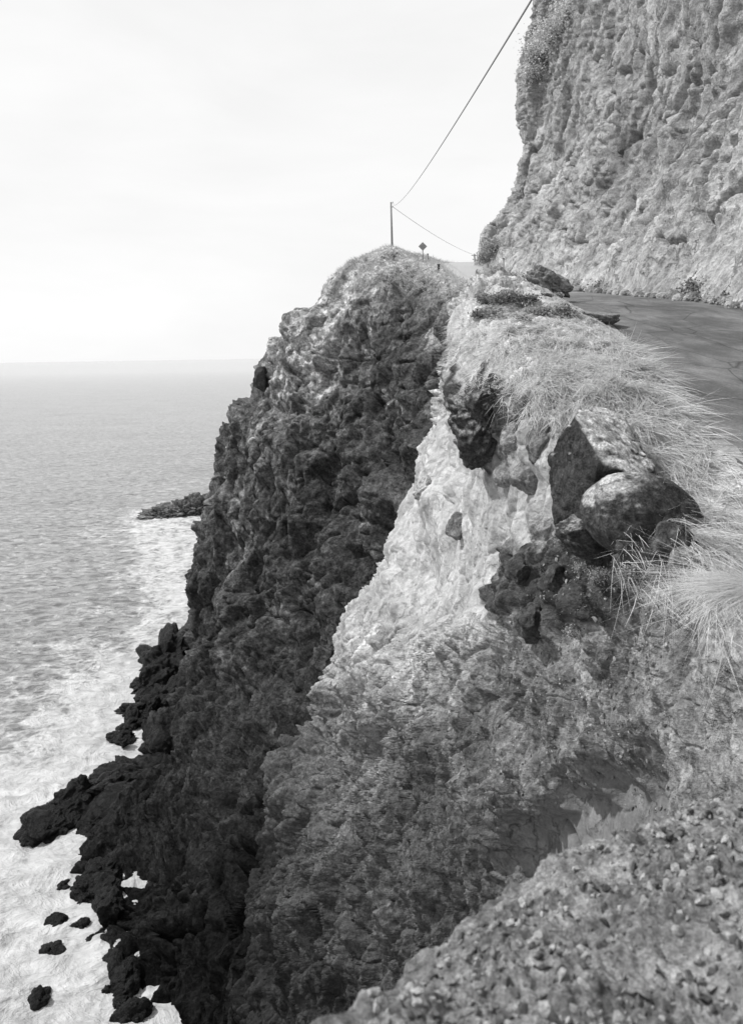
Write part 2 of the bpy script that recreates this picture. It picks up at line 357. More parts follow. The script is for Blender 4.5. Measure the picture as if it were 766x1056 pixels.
ps = np.stack([p[:, 0]+p[:, 2]*.30, p[:, 1]-p[:, 2]*.12, p[:, 2]*.36], 1)
fa1 = facets(wp/3.0, 71, .8); fa1b = facets(warp(p, .8, 2, 4)/1.7, 79, .7, -1); fa2, id2 = facets(warp(ps, .3, 1, 5)/.62, 72, .8, 1, True); fa3 = facets(warp(ps, .08, .3, 6)/.19, 73, .8)
run = fbm(np.stack([p[:, 0]*1.3, p[:, 1]*1.3, p[:, 2]*.5], 1)/.8, 5, 74)
gully = ridged(np.stack([p[:, 0]*.8+p[:, 2]*.15, p[:, 1]*1.0, p[:, 2]*.22], 1)/1.3, 3, 84)
crumb = facets(warp(ps, .03, .12, 4)/.075, 77, .9)
kk = np.clip(p[:, 1]/9, .6, 2.2); rough_ = (1-.82*pale)*(1-.75*gr)
fx = F*p[:, 0]/p[:, 1]+CX; fy = CY-F*(p[:, 2]-H)/p[:, 1]+ROLL*(fx-CX)
inr = (p[:, 1] < 26)*(p[:, 1] > 4.5)
ax_ = (fx-556)*(-.62)+(fy-868)*.78; bx_ = (fx-556)*.78+(fy-868)*.62
hollow = np.clip(1.25-np.hypot((ax_+fbm(p/.7, 3, 63)*40)/88, (bx_+fbm(p/.6, 3, 64)*32)/44), 0, 1)*inr; hollow = (np.clip(hollow*1.8, 0, 1)**1.3)*np.clip((p[:, 1]-8.3)/1.8, 0, 1)
rough_ = rough_*(1-.93*hollow)
gap = np.clip(ridged(warp(ps, .6, 2, 65)/1.9, 4, 62)*1.4-.1, -1, 1)
disp = k_*(ridged(wp/6, 2, 70)*.45+fa1*.75+fa1b*.35*(1-.65*pale)+run*(.34-.22*pale)*(1-.75*gr)*(1-.92*hollow)+fa2*.40*rough_+gully*(.16+.12*pale)*(1-gr)*(1-hollow)+gap*.42*rough_)-.30*hollow
disp += (fa3*.13*rough_+fbm(ps/.26, 6, 78, .62)*(.02+.17*rough_))*np.clip(k_*1.6, .5, 1.5)
disp += crumb*.035*kk*rough_
disp -= (.16*crack(wp/2.2, .05, 85)+.07*crack(wp/.7, .06, 86))*k_*(1-gr)*(1-.5*pale)
ww = np.stack([fbm(p/.7, 4, 87), fbm(p/.7+9, 4, 88)], 1)*38
lava = np.zeros(len(p))
for ex, ey, erx, ery in ((552, 608, 52, 50), (600, 572, 66, 34), (665, 566, 62, 30), (597, 505, 34, 48), (498, 432, 34, 44)):
    e_ = np.hypot((fx+ww[:, 0]-ex)/erx, (fy+ww[:, 1]-ey)/ery); lava = np.maximum(lava, np.clip((1.08-e_)*5, 0, 1))
lava *= (p[:, 1] < 26)*(p[:, 1] > 5)
mid_ = np.clip(1.2-np.hypot((fx+ww[:, 0]-525)/62, (fy+ww[:, 1]-470)/85), 0, 1)*(1-lava)*(p[:, 1] < 26)*(p[:, 1] > 5)
disp += lava*(facets(warp(p, .1, .5, 4)/.42, 89, .8)*.26+fa3*.09+facets(p/.11, 90)*.03+.05)+mid_*facets(warp(p, .15, .6, 4)/.55, 66, .8)*.30
disp -= np.percentile(disp, 66)
roadfix = np.repeat(np.concatenate([[0]*8, np.linspace(0, .12, 30), np.linspace(.12, 1, 74), np.ones(sh[0]-112)]), sh[1])
disp *= roadfix
q = p+n*disp[:, None]
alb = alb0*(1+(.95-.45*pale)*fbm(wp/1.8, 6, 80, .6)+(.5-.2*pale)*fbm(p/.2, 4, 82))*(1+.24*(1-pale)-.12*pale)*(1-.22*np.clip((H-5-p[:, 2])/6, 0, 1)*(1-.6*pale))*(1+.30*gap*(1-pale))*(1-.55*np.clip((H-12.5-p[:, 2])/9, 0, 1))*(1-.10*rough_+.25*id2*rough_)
alb *= 1-.4*np.clip(mid_*1.5, 0, 1)*np.clip(.6+2*fbm(p/.8, 3, 68), 0, 1); alb = alb*(1-lava)+lava*.07*(1+1.1*fbm(p/.25, 5, 67)); alb = alb*(1-hollow)+hollow*.15*(1+.5*fbm(p/.3, 4, 60))
veins = (1-lava)*np.clip(ridged(warp(p, .8, 2, 9)/2.4, 4, 83)-.55, 0, 1)
alb = alb*(1-.5*np.clip((p[:, 0]-road_l(p[:, 1])+2.2)/1.2, 0, 1)*(p[:, 1] < 20))
alb = np.clip(alb*(1+veins*(1-pale)*.8)-veins*pale*.18, .008, .6)
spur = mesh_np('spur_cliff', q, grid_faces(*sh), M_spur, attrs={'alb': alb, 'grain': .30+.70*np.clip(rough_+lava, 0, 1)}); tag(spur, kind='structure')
SPQ = q.reshape(sh+(3,)); SPG = gr.reshape(sh)

# ------------------------------------------------------------------ foreground ledge the camera stands on
L3 = [(318,1190,1.75),(405,1085,2.3),(432,1035,2.65),(475,1002,2.9),(520,966,3.15),(565,928,3.4),(620,888,3.7),(660,866,3.9),(708,848,4.1),(768,834,4.3),(860,820,4.6),(1000,830,4.8)]
L3 = [(375,1500,1.25)]+L3[1:]
sil = [P(*a) for a in L3]
rows = []
xs0 = np.linspace(-.25, 5.5, 12); xs1 = np.linspace(.0, 3.6, 12)
rows.append([(x, -5, H-2.6-.0*x) for x in xs0])
rows.append([(x, -1.5, H-1.95) for x in xs0*.9])
rows.append([(x, .7, H-1.66-.03*abs(x-1)) for x in xs1])
rows.append([tuple(.5*np.array(a)+.5*np.array(b)+np.array((0, 0, .0))) for a, b in zip(rows[2], sil)])
rows.append(sil)
dirv = [(-.45, .25), (-.4, .35), (-.3, .4), (-.2, .45), (-.2, .5), (-.15, .5), (-.15, .5), (-.1, .5), (0, .5), (0, .5), (0, .5), (0, .5)]
rows.append([(a[0]+d[0], a[1]+d[1], a[2]-.55) for a, d in zip(sil, dirv)])
rows.append([(a[0]+d[0]*1.3, a[1]+d[1]*1.3, a[2]-2.2) for a, d in zip(sil, dirv)])
rows.append([(a[0]+d[0]*2.2, a[1]+d[1]*2.2, a[2]-5.5) for a, d in zip(sil, dirv)])
rows = [[(r_[0][0]-.55, r_[0][1]+.1, r_[0][2]-2.2), (r_[0][0]-.18, r_[0][1]+.02, r_[0][2]-.4)]+list(r_) for r_ in rows]
g, _c = loft(rows, [[(1,)]*14]*8, [20, 30, 30, 60, 60, 60, 60, 60, 60, 60, 60, 50, 24], [6, 16, 130, 160, 60, 30, 12])
n = grid_normals(soften(g, 4)); sh = g.shape[:2]; p = g.reshape(-1, 3); n = n.reshape(-1, 3)
if n[:, 2].mean() < 0: n = -n
disp = ridged(p/.9, 3, 90)*.07+fbm(p/.25, 5, 91)*.09+facets(warp(p, .05, .2, 2)/.15, 92)*.04
mk = np.clip(.5+1.8*fbm(p/.4, 3, 99), .1, 1.2)
disp += mk*(facets(warp(p, .03, .08)/.085, 95)*.045+facets(warp(p, .02, .05)/.04, 193)*.018)+facets(warp(p, .01, .03)/.018, 93)*.008+fbm(p/.03, 4, 98)*.006
disp -= np.percentile(disp, 60)
q = p+n*disp[:, None]
alb = np.clip(.20*(1+1.1*fbm(p/.30, 5, 96)+1.0*fbm(p/.045, 4, 97)), .03, .5)
ledge = mesh_np('earth_ledge', q, grid_faces(*sh), M_ledge, attrs={'alb': alb}); tag(ledge, kind='structure')
LQ = q.reshape(sh+(3,)); LA = alb.reshape(sh)

# ------------------------------------------------------------------ high cliff beside the road
ys = [150, 128, 106, 100, 94, 88, 80, 72, 62, 52, 44, 36, 28, 18, 6, -15, -40]
hs = [-1.5, 0, 2.0, 5, 9, 14, 20, 25, 29.5, 33, 37, 42, 46, 50]
off = [-1.0, 0, 1.3, 3.1, 5.0, 6.3, 6.8, 7.2, 8.5, 8.2, 10.5, 13.5, 17, 24]
rows = []
for hh, of in zip(hs, off):
    row = []
    for k, y in enumerate(ys):
        bx = float(np.interp(y, [-40, -15, 6, 18, 36, 45, 60, 72, 88, 106], [11.6, 11.8, 12.6, 13.9, 15.4, 15.0, 15.5, 15.2, 14.6, 14.1]))
        if y > 106: bx = 14.3+(y-106)*.75
        grow = np.interp(y, [0, 60, 106], [1.7, 1.25, 1.0]) if hh > 14 else 1
        o_ = of if y <= 106 else of*1.0
        if y < 90: o_ = of*(.8+.2*np.clip((y-40)/50, 0, 1))
        z = float(road_z(min(y, 118)))+hh*grow
        row.append((bx+o_, y, z))
    rows.append(row)
rows.append([(r_[0]+14, r_[1], r_[2]+7) for r_ in rows[-1]])
rows.append([(r_[0]+60, r_[1], r_[2]+10) for r_ in rows[-1]])
g, _c = loft(rows, [[(1,)]*len(ys)]*len(rows), [16, 24, 24, 24, 26, 30, 32, 44, 56, 60, 64, 64, 40, 20, 10, 4], [8, 26, 34, 46, 60, 66, 62, 56, 46, 46, 50, 40, 24, 14, 6])
n = grid_normals(soften(g, 6)); sh = g.shape[:2]; p = g.reshape(-1, 3); n = n.reshape(-1, 3)
if n[:, 0].mean() > 0: n = -n
lay = p.copy(); lay[:, 2] = p[:, 2]*.7+p[:, 1]*.35
wp = warp(lay, 4, 11, 13)
dip = np.stack([p[:, 0], p[:, 1]*.9+p[:, 2]*.25, p[:, 2]*.5-p[:, 1]*.12], 1)
chutew = ridged(warp(np.stack([p[:, 0], p[:, 1]+p[:, 2]*.35, p[:, 2]*.2-p[:, 1]*.1], 1), 1, 4, 19)/3.0, 4, 113)
fa1 = facets(warp(dip, 2, 6, 16)/5.0, 101, .7); fa2, id2 = facets(warp(dip, .8, 3, 18)/1.5, 102, .8, 1, True); fa3 = facets(dip/.5, 103, .8, -1)
base_f = np.clip((p[:, 2]-np.interp(p[:, 1], ROAD_Y, ROAD_Z)-H-.2)/4, 0.12, 1)
run = fbm(np.stack([p[:, 0], p[:, 1]*.8+p[:, 2]*.3, p[:, 2]*.35], 1)/1.4, 5, 105)
calm = np.clip(.6+1.5*fbm(p/5, 3, 112), .15, 1.3)
disp = (ridged(wp/13, 2, 100)*.5+fa1*1.9+chutew*.75+calm*fa2*.20+.45*calm*facets(warp(dip, .5, 2, 17)/.9, 111, .8, -1)*.35+fa3*.24+run*.85+fbm(p/.6, 5, 104, .6)*.24-1.1*crack(warp(dip, 1, 4, 5)/4.5, .035, 109)-.35*crack(dip/1.6, .06, 110))
disp = (disp-np.percentile(disp, 60))*base_f
q = p+n*disp[:, None]
alb = .31*(1+.55*fbm(wp/6, 4, 106)+.5*run+.3*fbm(p/.4, 3, 108))*(.88+.25*id2)
dk = np.clip(fbm(warp(lay, 2, 5, 33)/3.2, 5, 107)*3.6-.8, 0, 1)
alb = np.clip(alb*(1-.62*dk), .05, .5)
wall = mesh_np('high_cliff', q, grid_faces(*sh), M_wall, attrs={'alb': alb}); tag(wall, kind='structure')
WQ = q.reshape(sh+(3,))

# ------------------------------------------------------------------ road
m, nt, b = mat('worn_asphalt')
pos = nd(nt, 'ShaderNodeNewGeometry').outputs['Position']
mp = nd(nt, 'ShaderNodeMapping'); mp.inputs['Scale'].default_value = (1, .3, 1); nt.links.new(pos, mp.inputs[0])
a1 = noise_(nt, mp.outputs[0], 1.0, 9, .72, .2); a2 = noise_(nt, pos, 22, 5, .8); a3 = noise_(nt, pos, .35, 4, .6)
sx = nd(nt, 'ShaderNodeAttribute', attribute_name='across').outputs['Fac']
vr = nd(nt, 'ShaderNodeTexVoronoi', feature='DISTANCE_TO_EDGE', Scale=.55); nt.links.new(mp.outputs[0], vr.inputs['Vector'])
wear = math_(nt, 'MULTIPLY', ramp_(nt, a1, .42, .72, .10, .21), ramp_(nt, vr.outputs['Distance'], 0, .012, .45, 1))
wear = math_(nt, 'MULTIPLY', wear, ramp_(nt, a2, .3, .7, .6, 1.4)); wear = math_(nt, 'MULTIPLY', wear, ramp_(nt, a3, .3, .7, .75, 1.3))
ys2 = nd(nt, 'ShaderNodeSeparateXYZ'); nt.links.new(pos, ys2.inputs[0])
em = math_(nt, 'ADD', ramp_(nt, sx, .84, .95, 0, 1), math_(nt, 'MULTIPLY', math_(nt, 'SUBTRACT', noise_(nt, pos, .9, 6, .7), .5), 1.6), clamp=True)
em = math_(nt, 'MULTIPLY', em, ramp_(nt, sx, .78, .86, 0, 1), clamp=True)
em = math_(nt, 'MAXIMUM', em, ramp_(nt, ys2.outputs['Y'], 45, 85, 0, .9))
mx = nt.nodes.new('ShaderNodeMix'); mx.data_type = 'FLOAT'
nt.links.new(em, mx.inputs[0]); nt.links.new(wear, mx.inputs[2])
dirt = math_(nt, 'MULTIPLY', ramp_(nt, a2, .3, .7, .7, 1.3), .40); nt.links.new(dirt, mx.inputs[3])
nt.links.new(mx.outputs[0], b.inputs['Base Color']); b.inputs['Roughness'].default_value = .85
bump_(nt, b, a2, .03)
yy = np.concatenate([np.arange(-40, 0, 1.), np.arange(0, 60, .12), np.arange(60, 170, .5)]); nx = 90
L = road_l(yy)-.15; R = np.interp(yy, ROAD_Y, ROAD_R)+2.6; Z = road_z(yy)
f = np.linspace(0, 1, nx)[None]; X = L[:, None]*(1-f)+R[:, None]*f
X[:, 0] += fbm(np.stack([yy, yy*0, yy*0], 1)/1.1, 4, 200)*.5
X[:, 1] = np.maximum(X[:, 1], X[:, 0]+.02)
zz = Z[:, None]+.06*np.sin(f*math.pi)*1.0
pp = np.stack([X, np.repeat(yy[:, None], nx, 1), zz], -1)
q = pp.reshape(-1, 3); rub = np.clip((np.repeat(f, len(yy), 0).ravel()-.80)/.1, 0, 1)
q[:, 2] += fbm(q/1.5, 3, 201)*.03+rub*(.05+.12*pebbles(q/.35, 202)+.1*fbm(q/.6, 4, 203))
q = q.reshape(len(yy), nx, 3)
under = q[:, :1].copy(); under[:, :, 2] -= .5; under[:, :, 0] += .25    # broken thickness of the pavement edge
q = np.concatenate([under, q], 1); ac = np.concatenate([np.zeros((len(yy), 1)), np.repeat(f, len(yy), 0)], 1)
road = mesh_np('road', q.reshape(-1, 3), grid_faces(len(yy), nx+1)[:, ::-1], m, attrs={'across': ac.ravel()}); tag(road, kind='structure')

# ------------------------------------------------------------------ sea
m, nt, b = mat('sea_water')
fo = nd(nt, 'ShaderNodeAttribute', attribute_name='foam').outputs['Fac']
pos = nd(nt, 'ShaderNodeNewGeometry').outputs['Position']
mp = nd(nt, 'ShaderNodeMapping'); mp.inputs['Rotation'].default_value = (0, 0, .5); mp.inputs['Scale'].default_value = (.55, 1, 1); nt.links.new(pos, mp.inputs[0])
w1 = noise_(nt, mp.outputs[0], .75, 7, .62, .8); w2 = noise_(nt, pos, .20, 8, .66, 1.5); w3 = noise_(nt, mp.outputs[0], .045, 5, .6, .5)
lace = nd(nt, 'ShaderNodeTexVoronoi', feature='DISTANCE_TO_EDGE', Scale=.55)
wv = nt.nodes.new('ShaderNodeVectorMath'); wv.operation = 'ADD'
nz = nd(nt, 'ShaderNodeTexNoise', Scale=.5, Detail=5); nt.links.new(pos, nz.inputs['Vector'])
sc_ = nt.nodes.new('ShaderNodeVectorMath'); sc_.operation = 'SCALE'; sc_.inputs['Scale'].default_value = 4.0; nt.links.new(nz.outputs['Color'], sc_.inputs[0])
nt.links.new(pos, wv.inputs[0]); nt.links.new(sc_.outputs[0], wv.inputs[1]); nt.links.new(wv.outputs[0], lace.inputs['Vector'])
lc = ramp_(nt, lace.outputs['Distance'], 0, .28, .32, -.12)
w4 = noise_(nt, pos, .09, 9, .62, 2.2)
t = math_(nt, 'ADD', fo, math_(nt, 'MULTIPLY', math_(nt, 'SUBTRACT', w4, .5), 1.9)); t = math_(nt, 'ADD', t, math_(nt, 'MULTIPLY', lc, .8))
t = math_(nt, 'ADD', t, math_(nt, 'MULTIPLY', math_(nt, 'SUBTRACT', w2, .5), .9))
t = math_(nt, 'ADD', t, math_(nt, 'MULTIPLY', math_(nt, 'SUBTRACT', w1, .5), .5))
foam = ramp_(nt, t, .40, .86, 0, 1)
caps = ramp_(nt, math_(nt, 'ADD', w1, math_(nt, 'MULTIPLY', math_(nt, 'SUBTRACT', w3, .5), .5)), .62, .76, 0, .6)
foam = math_(nt, 'MAXIMUM', foam, caps)
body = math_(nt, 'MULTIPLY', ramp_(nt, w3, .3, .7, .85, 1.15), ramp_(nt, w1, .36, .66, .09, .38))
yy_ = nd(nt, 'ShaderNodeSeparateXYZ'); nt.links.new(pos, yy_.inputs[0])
body = math_(nt, 'ADD', body, math_(nt, 'MULTIPLY', ramp_(nt, yy_.outputs['Y'], 80, 3000, 0, 1), .17))  # horizon haze painted into the water colour: paler farther out
fw = math_(nt, 'MULTIPLY', ramp_(nt, w1, .3, .75, .40, .64), ramp_(nt, w2, .35, .65, .88, 1.06))
mx = nt.nodes.new('ShaderNodeMix'); mx.data_type = 'FLOAT'
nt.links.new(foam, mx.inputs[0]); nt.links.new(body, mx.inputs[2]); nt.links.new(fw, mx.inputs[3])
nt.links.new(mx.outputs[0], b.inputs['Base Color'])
nt.links.new(ramp_(nt, foam, 0, 1, .28, .9), b.inputs['Roughness']); b.inputs['IOR'].default_value = 1.33
b.inputs['Specular IOR Level'].default_value = .5
bump_(nt, b, math_(nt, 'ADD', w1, math_(nt, 'MULTIPLY', w2, 1.2)), .9, .8)
th = np.concatenate([np.linspace(-110, -48, 30)[:-1], np.linspace(-48, 10, 620), np.linspace(10, 60, 40)[1:]])*math.pi/180
rr = np.concatenate([[12, 25, 34], np.geomspace(40, 700, 620), np.geomspace(710, 60000, 130)])
X = rr[:, None]*np.sin(th)[None]; Y = rr[:, None]*np.cos(th)[None]
q = np.stack([X, Y, 0*X], -1).reshape(-1, 3)
r_ = np.repeat(rr, len(th))
rot = np.stack([(q[:, 0]*.88+q[:, 1]*.48)*.5, -q[:, 0]*.48+q[:, 1]*.88, q[:, 2]], 1)
wz = ridged(rot/13, 2, 301)*.42*np.clip(1.6-r_/400, 0, 1)+ridged(warp(rot, 2, 8)/4.2, 3, 302)*.26*np.clip(1.5-r_/260, 0, 1)+fbm(q/1.1, 3, 303)*.14*np.clip(1.4-r_/120, 0, 1)
shore = [S(200,560), S(230,520), S(185,528), S(160,530), S(195,640), S(185,665), S(150,690), S(125,735), S(112,765), S(145,775), S(100,800), S(60,815), S(30,850), S(20,868), S(60,868), S(92,890), S(95,925), S(115,960), S(130,1000), S(140,1060), S(150,1200), S(160,1400)]
sp = np.array([[a[0], a[1]] for a in shore])
dm = np.full(len(q), 1e9)
for i in range(len(sp)-1):
    a, b_ = sp[i], sp[i+1]; ab = b_-a; t = np.clip(((q[:, :2]-a)@ab)/(ab@ab), 0, 1)
    dd = np.hypot(*(q[:, :2]-a-t[:, None]*ab).T); dm = np.minimum(dm, dd)
br = 1+.55*fbm(np.stack([q[:, 0], q[:, 1], 0*q[:, 0]], 1)/14, 4, 309)
fm = 1.0*np.exp(-(dm*br/9)**1.2)+.30*np.exp(-(dm*br/20)**2)
ln_ = np.abs(((dm*br+6*fbm(q/18, 3, 310))/11) % 1-.5)*2; fm = fm+.32*np.clip(1-ln_*3.2, 0, 1)*np.exp(-(dm/30)**2)
# backwash spreading from the cove at lower left
cx_, cy_, _ = S(40, 960); fm = np.maximum(fm, .95*np.exp(-(np.hypot(q[:, 0]-cx_, q[:, 1]-cy_)/16)**2.5))
cx_, cy_, _ = S(95, 690); fm = np.maximum(fm, .62*np.exp(-(np.hypot((q[:, 0]-cx_)/1.0, (q[:, 1]-cy_)/1.6)/18)**2))
cx_, cy_, _ = S(160, 545); fm = np.maximum(fm, .60*np.exp(-(np.hypot((q[:, 0]-cx_)/1.5, (q[:, 1]-cy_)/1.0)/15)**2))
fm = fm*(1-.42*np.clip((q[:, 1]-105)/35, 0, 1))+.10*fbm(q/40, 3, 305)+.02
q[:, 2] = wz+np.clip(fm, 0, 1)*.35*fbm(q/2.5, 3, 307)
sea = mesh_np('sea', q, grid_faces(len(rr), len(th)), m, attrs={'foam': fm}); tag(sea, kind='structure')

# ------------------------------------------------------------------ boulders
import bmesh
def ico(sub):
    bm = bmesh.new(); bmesh.ops.create_icosphere(bm, subdivisions=sub, radius=1)
    v = np.array([x.co[:] for x in bm.verts]); f_ = np.array([[x.index for x in y.verts] for y in bm.faces]); bm.free(); return v, f_
ICO = {k: ico(k) for k in (1, 2, 3, 4, 5, 6)}
def basis(rx, ry, rz):
    return np.array(Matrix.Rotation(rz, 3, 'Z')@Matrix.Rotation(ry, 3, 'Y')@Matrix.Rotation(rx, 3, 'X'))
def boulder(name, loc, size, rot=(0, 0, 0), sub=5, seed=0, material=None, alb=.06, rough=.35, block=1.0, parent=None, patch=None, rel=None):
    v, f_ = ICO[sub]; v = v.copy()
    # cut flat faces off the ball so it reads as broken rock
    rs = np.random.default_rng(seed)
    for _ in range(int(11*block)):
        nn = rs.normal(size=3); nn /= np.linalg.norm(nn); h = rs.uniform(.52, .86)
        dpt = v@nn; ov = np.maximum(0, dpt-h); v = v-nn[None]*ov[:, None]*.92
    nrm = v/np.linalg.norm(v, axis=1, keepdims=True)
    s3 = v+seed*3.7
    v = v+nrm*(fbm(s3/.9, 3, seed)*.25*rough*2+facets(s3/.45, seed+1)*.16*rough*2+facets(s3/.17, seed+2)*.05*rough*2+fbm(s3/.12, 3, seed+3)*.05*rough*2+(facets(s3/.075, seed+4)*.022*rough*2 if sub >= 6 else 0))[:, None]
    al = alb*(1+.6*fbm(s3/.5, 4, seed+5)+.25*fbm(s3/.08, 2, seed+6))
    v = (v*np.array(size))@basis(*rot).T
    if patch:                               # light on faces turned to (dir), painted in as paler colour
        nv = np.zeros_like(v); tri = v[f_]; fn = np.cross(tri[:, 1]-tri[:, 0], tri[:, 2]-tri[:, 0])
        for k in range(3): np.add.at(nv, f_[:, k], fn)
        nv /= np.linalg.norm(nv, axis=1, keepdims=True)
        d = np.array(patch[0]); d = d/np.linalg.norm(d)
        wgt = np.clip((nv@d-patch[1])*5+fbm(s3/.3, 4, seed+9)*1.3, 0, 1); al = al*(1-wgt)+patch[2]*(1+.4*fbm(s3/.1, 3, seed+8))*wgt
    o = mesh_np(name, v, f_, material or M_lava, attrs={'alb': np.clip(al, .008, .6)})
    o.location = loc; return o
def on_spur(px, py):
    Q = SPQ.reshape(-1, 3); t_ = np.array(P(px, py, 1.0)); t_[2] -= H
    d = np.stack([Q[:, 0]/Q[:, 1], (Q[:, 2]-H)/Q[:, 1]], 1)-np.array([t_[0], t_[2]]); e = (d**2).sum(1)
    c_ = np.where(e < 2e-5)[0]; k = c_[np.argmin(Q[c_, 1])] if len(c_) else np.argmin(e); return Q[k]

def seat(px, py, out=0.0):
    """a spot on the spur seen in this direction, moved out of the slope by out metres"""
    a = np.array(on_spur(px, py)); t_ = -np.array([a[0], a[1], a[2]-H]); t_ /= np.linalg.norm(t_); return a+t_*out

def block_boulder(name, pts, seed, alb, rough=.3, sub=6, patch=None, ridge=.0):
    pts = np.array([P(*a) for a in pts]); cen = pts.mean(0); bm = bmesh.new()
    for a in pts: bm.verts.new(a-cen)
    bmesh.ops.convex_hull(bm, input=bm.verts); bm.normal_update()
    N = np.array([f.normal[:] for f in bm.faces]); Hh = np.array([f.normal.dot(f.verts[0].co) for f in bm.faces]); bm.free()
    sg_ = np.sign(Hh); N *= sg_[:, None]; Hh = np.abs(Hh)
    v, f_ = ICO[sub]; dn = v@N.T; r = np.where(dn > 1e-3, Hh[None]/np.maximum(dn, 1e-3), 99)
    rad = -np.log(np.exp(-r*26).sum(1))/26 if False else r.min(1)
    q_ = v*rad[:, None]; sz = rad.mean()
    s3 = q_/sz+seed*3.7
    dd = fbm(s3/.8, 3, seed)*.10+facets(s3/.5, seed+1)*.09+facets(s3/.17, seed+2)*.035+fbm(s3/.10, 5, seed+3, .6)*.04-.05*crack(s3/.6, .05, seed+7)
    q_ = q_+v*(dd*sz*rough*2)[:, None]
    al = alb*(1+.7*fbm(s3/.5, 5, seed+5, .6)+.35*fbm(s3/.07, 3, seed+6))
    if patch:  # brightness of the lit upper facets put into the colour
        nv = np.zeros_like(q_); tri = q_[f_]; fn = np.cross(tri[:, 1]-tri[:, 0], tri[:, 2]-tri[:, 0])
        for k in range(3): np.add.at(nv, f_[:, k], fn)
        nv /= np.linalg.norm(nv, axis=1, keepdims=True); d = np.array(patch[0]); d = d/np.linalg.norm(d)
        w2 = np.clip((nv@d-patch[1])*4+fbm(s3/.4, 5, seed+9)*1.6, 0, 1); al = al*(1-w2)+patch[2]*(1+.7*fbm(s3/.15, 5, seed+8))*w2
    o = mesh_np(name, q_, f_, M_lava, attrs={'alb': np.clip(al, .008, .6)}); o.location = cen; return o
dB = float(seat(615, 480)[1])-10.9
big_rock = block_boulder('boulder', [(593,428,10.5+dB),(616,474,9.9+dB),(664,497,9.8+dB),(612,418,11.3+dB),(640,430,11.3+dB),(674,480,10.6+dB),(566,470,11.1+dB),(571,540,10.7+dB),(607,548,10.1+dB),(655,545,10.2+dB),(625,440,13+dB),(600,545,12.5+dB),(680,500,12.5+dB)], 5, .045, .55, patch=((.35, -.10, .9), .46, .52))
tag(big_rock, 'large angular boulder with dark left face and pale sloping top, set in the spur', 'boulder')
round_rock = boulder('boulder', seat(660, 528, -.06), (.74, .58, .52), (.1, .2, .3), 6, 12, alb=.07, rough=.15, block=.1, patch=((-.5, -.30, .8), .70, .34))
tag(round_rock, 'smooth rounded boulder with a pale crown, at the foot of the dry grass', 'boulder')
slab = boulder('boulder', seat(620, 562, .02), (.66, .5, .36), (.2, .2, -.3), 6, 17, alb=.06, rough=.5, patch=((-.3, 0, 1), .8, .25))
tag(slab, 'dark rough boulder wedged under the smooth rounded one', 'boulder')
lump = boulder('boulder', seat(497, 436, .0), (.84, .8, .78), (.1, .2, 1.1), 6, 29, alb=.06, rough=.8, block=1.4, patch=((-.2, -.7, .6), .8, .25))
tag(lump, 'black knobbly lava boulder at the upper edge of the pale face', 'boulder')
knob = boulder('boulder', seat(433, 503, 0), (.32, .4, .42), (0, .3, .4), 5, 31, alb=.36, rough=.4)
tag(knob, 'small pale knob of rock jutting from the left edge of the pale face', 'boulder')
road_rock = boulder('boulder', P(563, 293, 40), (1.05, 1.0, .62), (.1, .55, .2), 6, 37, alb=.22, rough=1.0, material=M_cob)
tag(road_rock, 'dark jagged boulder beside the road below the high cliff', 'boulder')
slabr = boulder('boulder', P(618, 327, 27.5), (.95, .9, .22), (.1, .12, .3), 5, 41, alb=.25, rough=.25)
tag(slabr, 'flat pale slab of broken pavement tipped at the road edge', 'slab')
logr = boulder('boulder', P(496, 300, 47), (1.25, .7, .42), (0, -.35, .2), 5, 43, alb=.09, rough=.5)
tag(logr, 'long dark rock lying on the brink where the road narrows', 'boulder')
top_rock = boulder('boulder', P(270, 393, 114), (1.3, 1.3, 2.0), (0, 0, .3), 5, 47, alb=.05, rough=.5)
tag(top_rock, 'upright dark knob on the seaward skyline of the headland', 'rock')
for i, (px, py, sz, al, lb) in enumerate([(540, 424, .34, .20, 'grey cobble set just right of the black knobbly boulder'), (528, 452, .26, .26, 'pale cobble bedded below the black knobbly boulder'),
     (556, 452, .38, .17, 'blunt grey block in the slope left of the large angular boulder'), (520, 492, .30, .24, 'rounded grey cobble in the middle of the pale face'),
     (548, 500, .36, .20, 'grey block beneath the blunt one, on the pale face'), (470, 545, .34, .16, 'dark hollowed cobble low on the pale face'),
     (556, 545, .30, .28, 'pale cobble at the lower left of the large angular boulder'), (688, 556, .24, .07, 'dark stone under the right end of the smooth boulder'),
     (575, 590, .26, .06, 'dark lump in the lava patch left of the wedged boulder'), (535, 590, .30, .06, 'dark lump at the left rim of the lava patch'), (545, 640, .30, .07, 'lowest dark lump in the lava patch')]):
    o = boulder('cobble', seat(px, py, -sz*.35), (sz*1.15, sz, sz), (i*.7, i*.4, i), 5, 300+i, material=M_cob, alb=al, rough=.5, block=1.2); tag(o, lb, 'rock')
for i, (px, py, sz, al, lb) in enumerate([(580, 552, .17, .16, 'small grey stone packed in under the left corner of the large angular boulder'), (640, 585, .15, .10, 'small dark stone in the soil below the smooth rounded boulder'),
     (700, 575, .16, .22, 'pale stone in the bank right of and below the smooth rounded boulder'), (612, 412, .16, .30, 'pale stone in the grass on top of the large angular boulder'),
     (676, 590, .12, .14, 'smallest grey stone in the soil under the grass tuft')]):
    o = boulder('cobble', seat(px, py, -sz*.3), (sz*1.2, sz, sz*.8), (i, i*.4, i), 4, 350+i, material=M_cob, alb=al, rough=.5, block=1.2); tag(o, lb, 'rock')
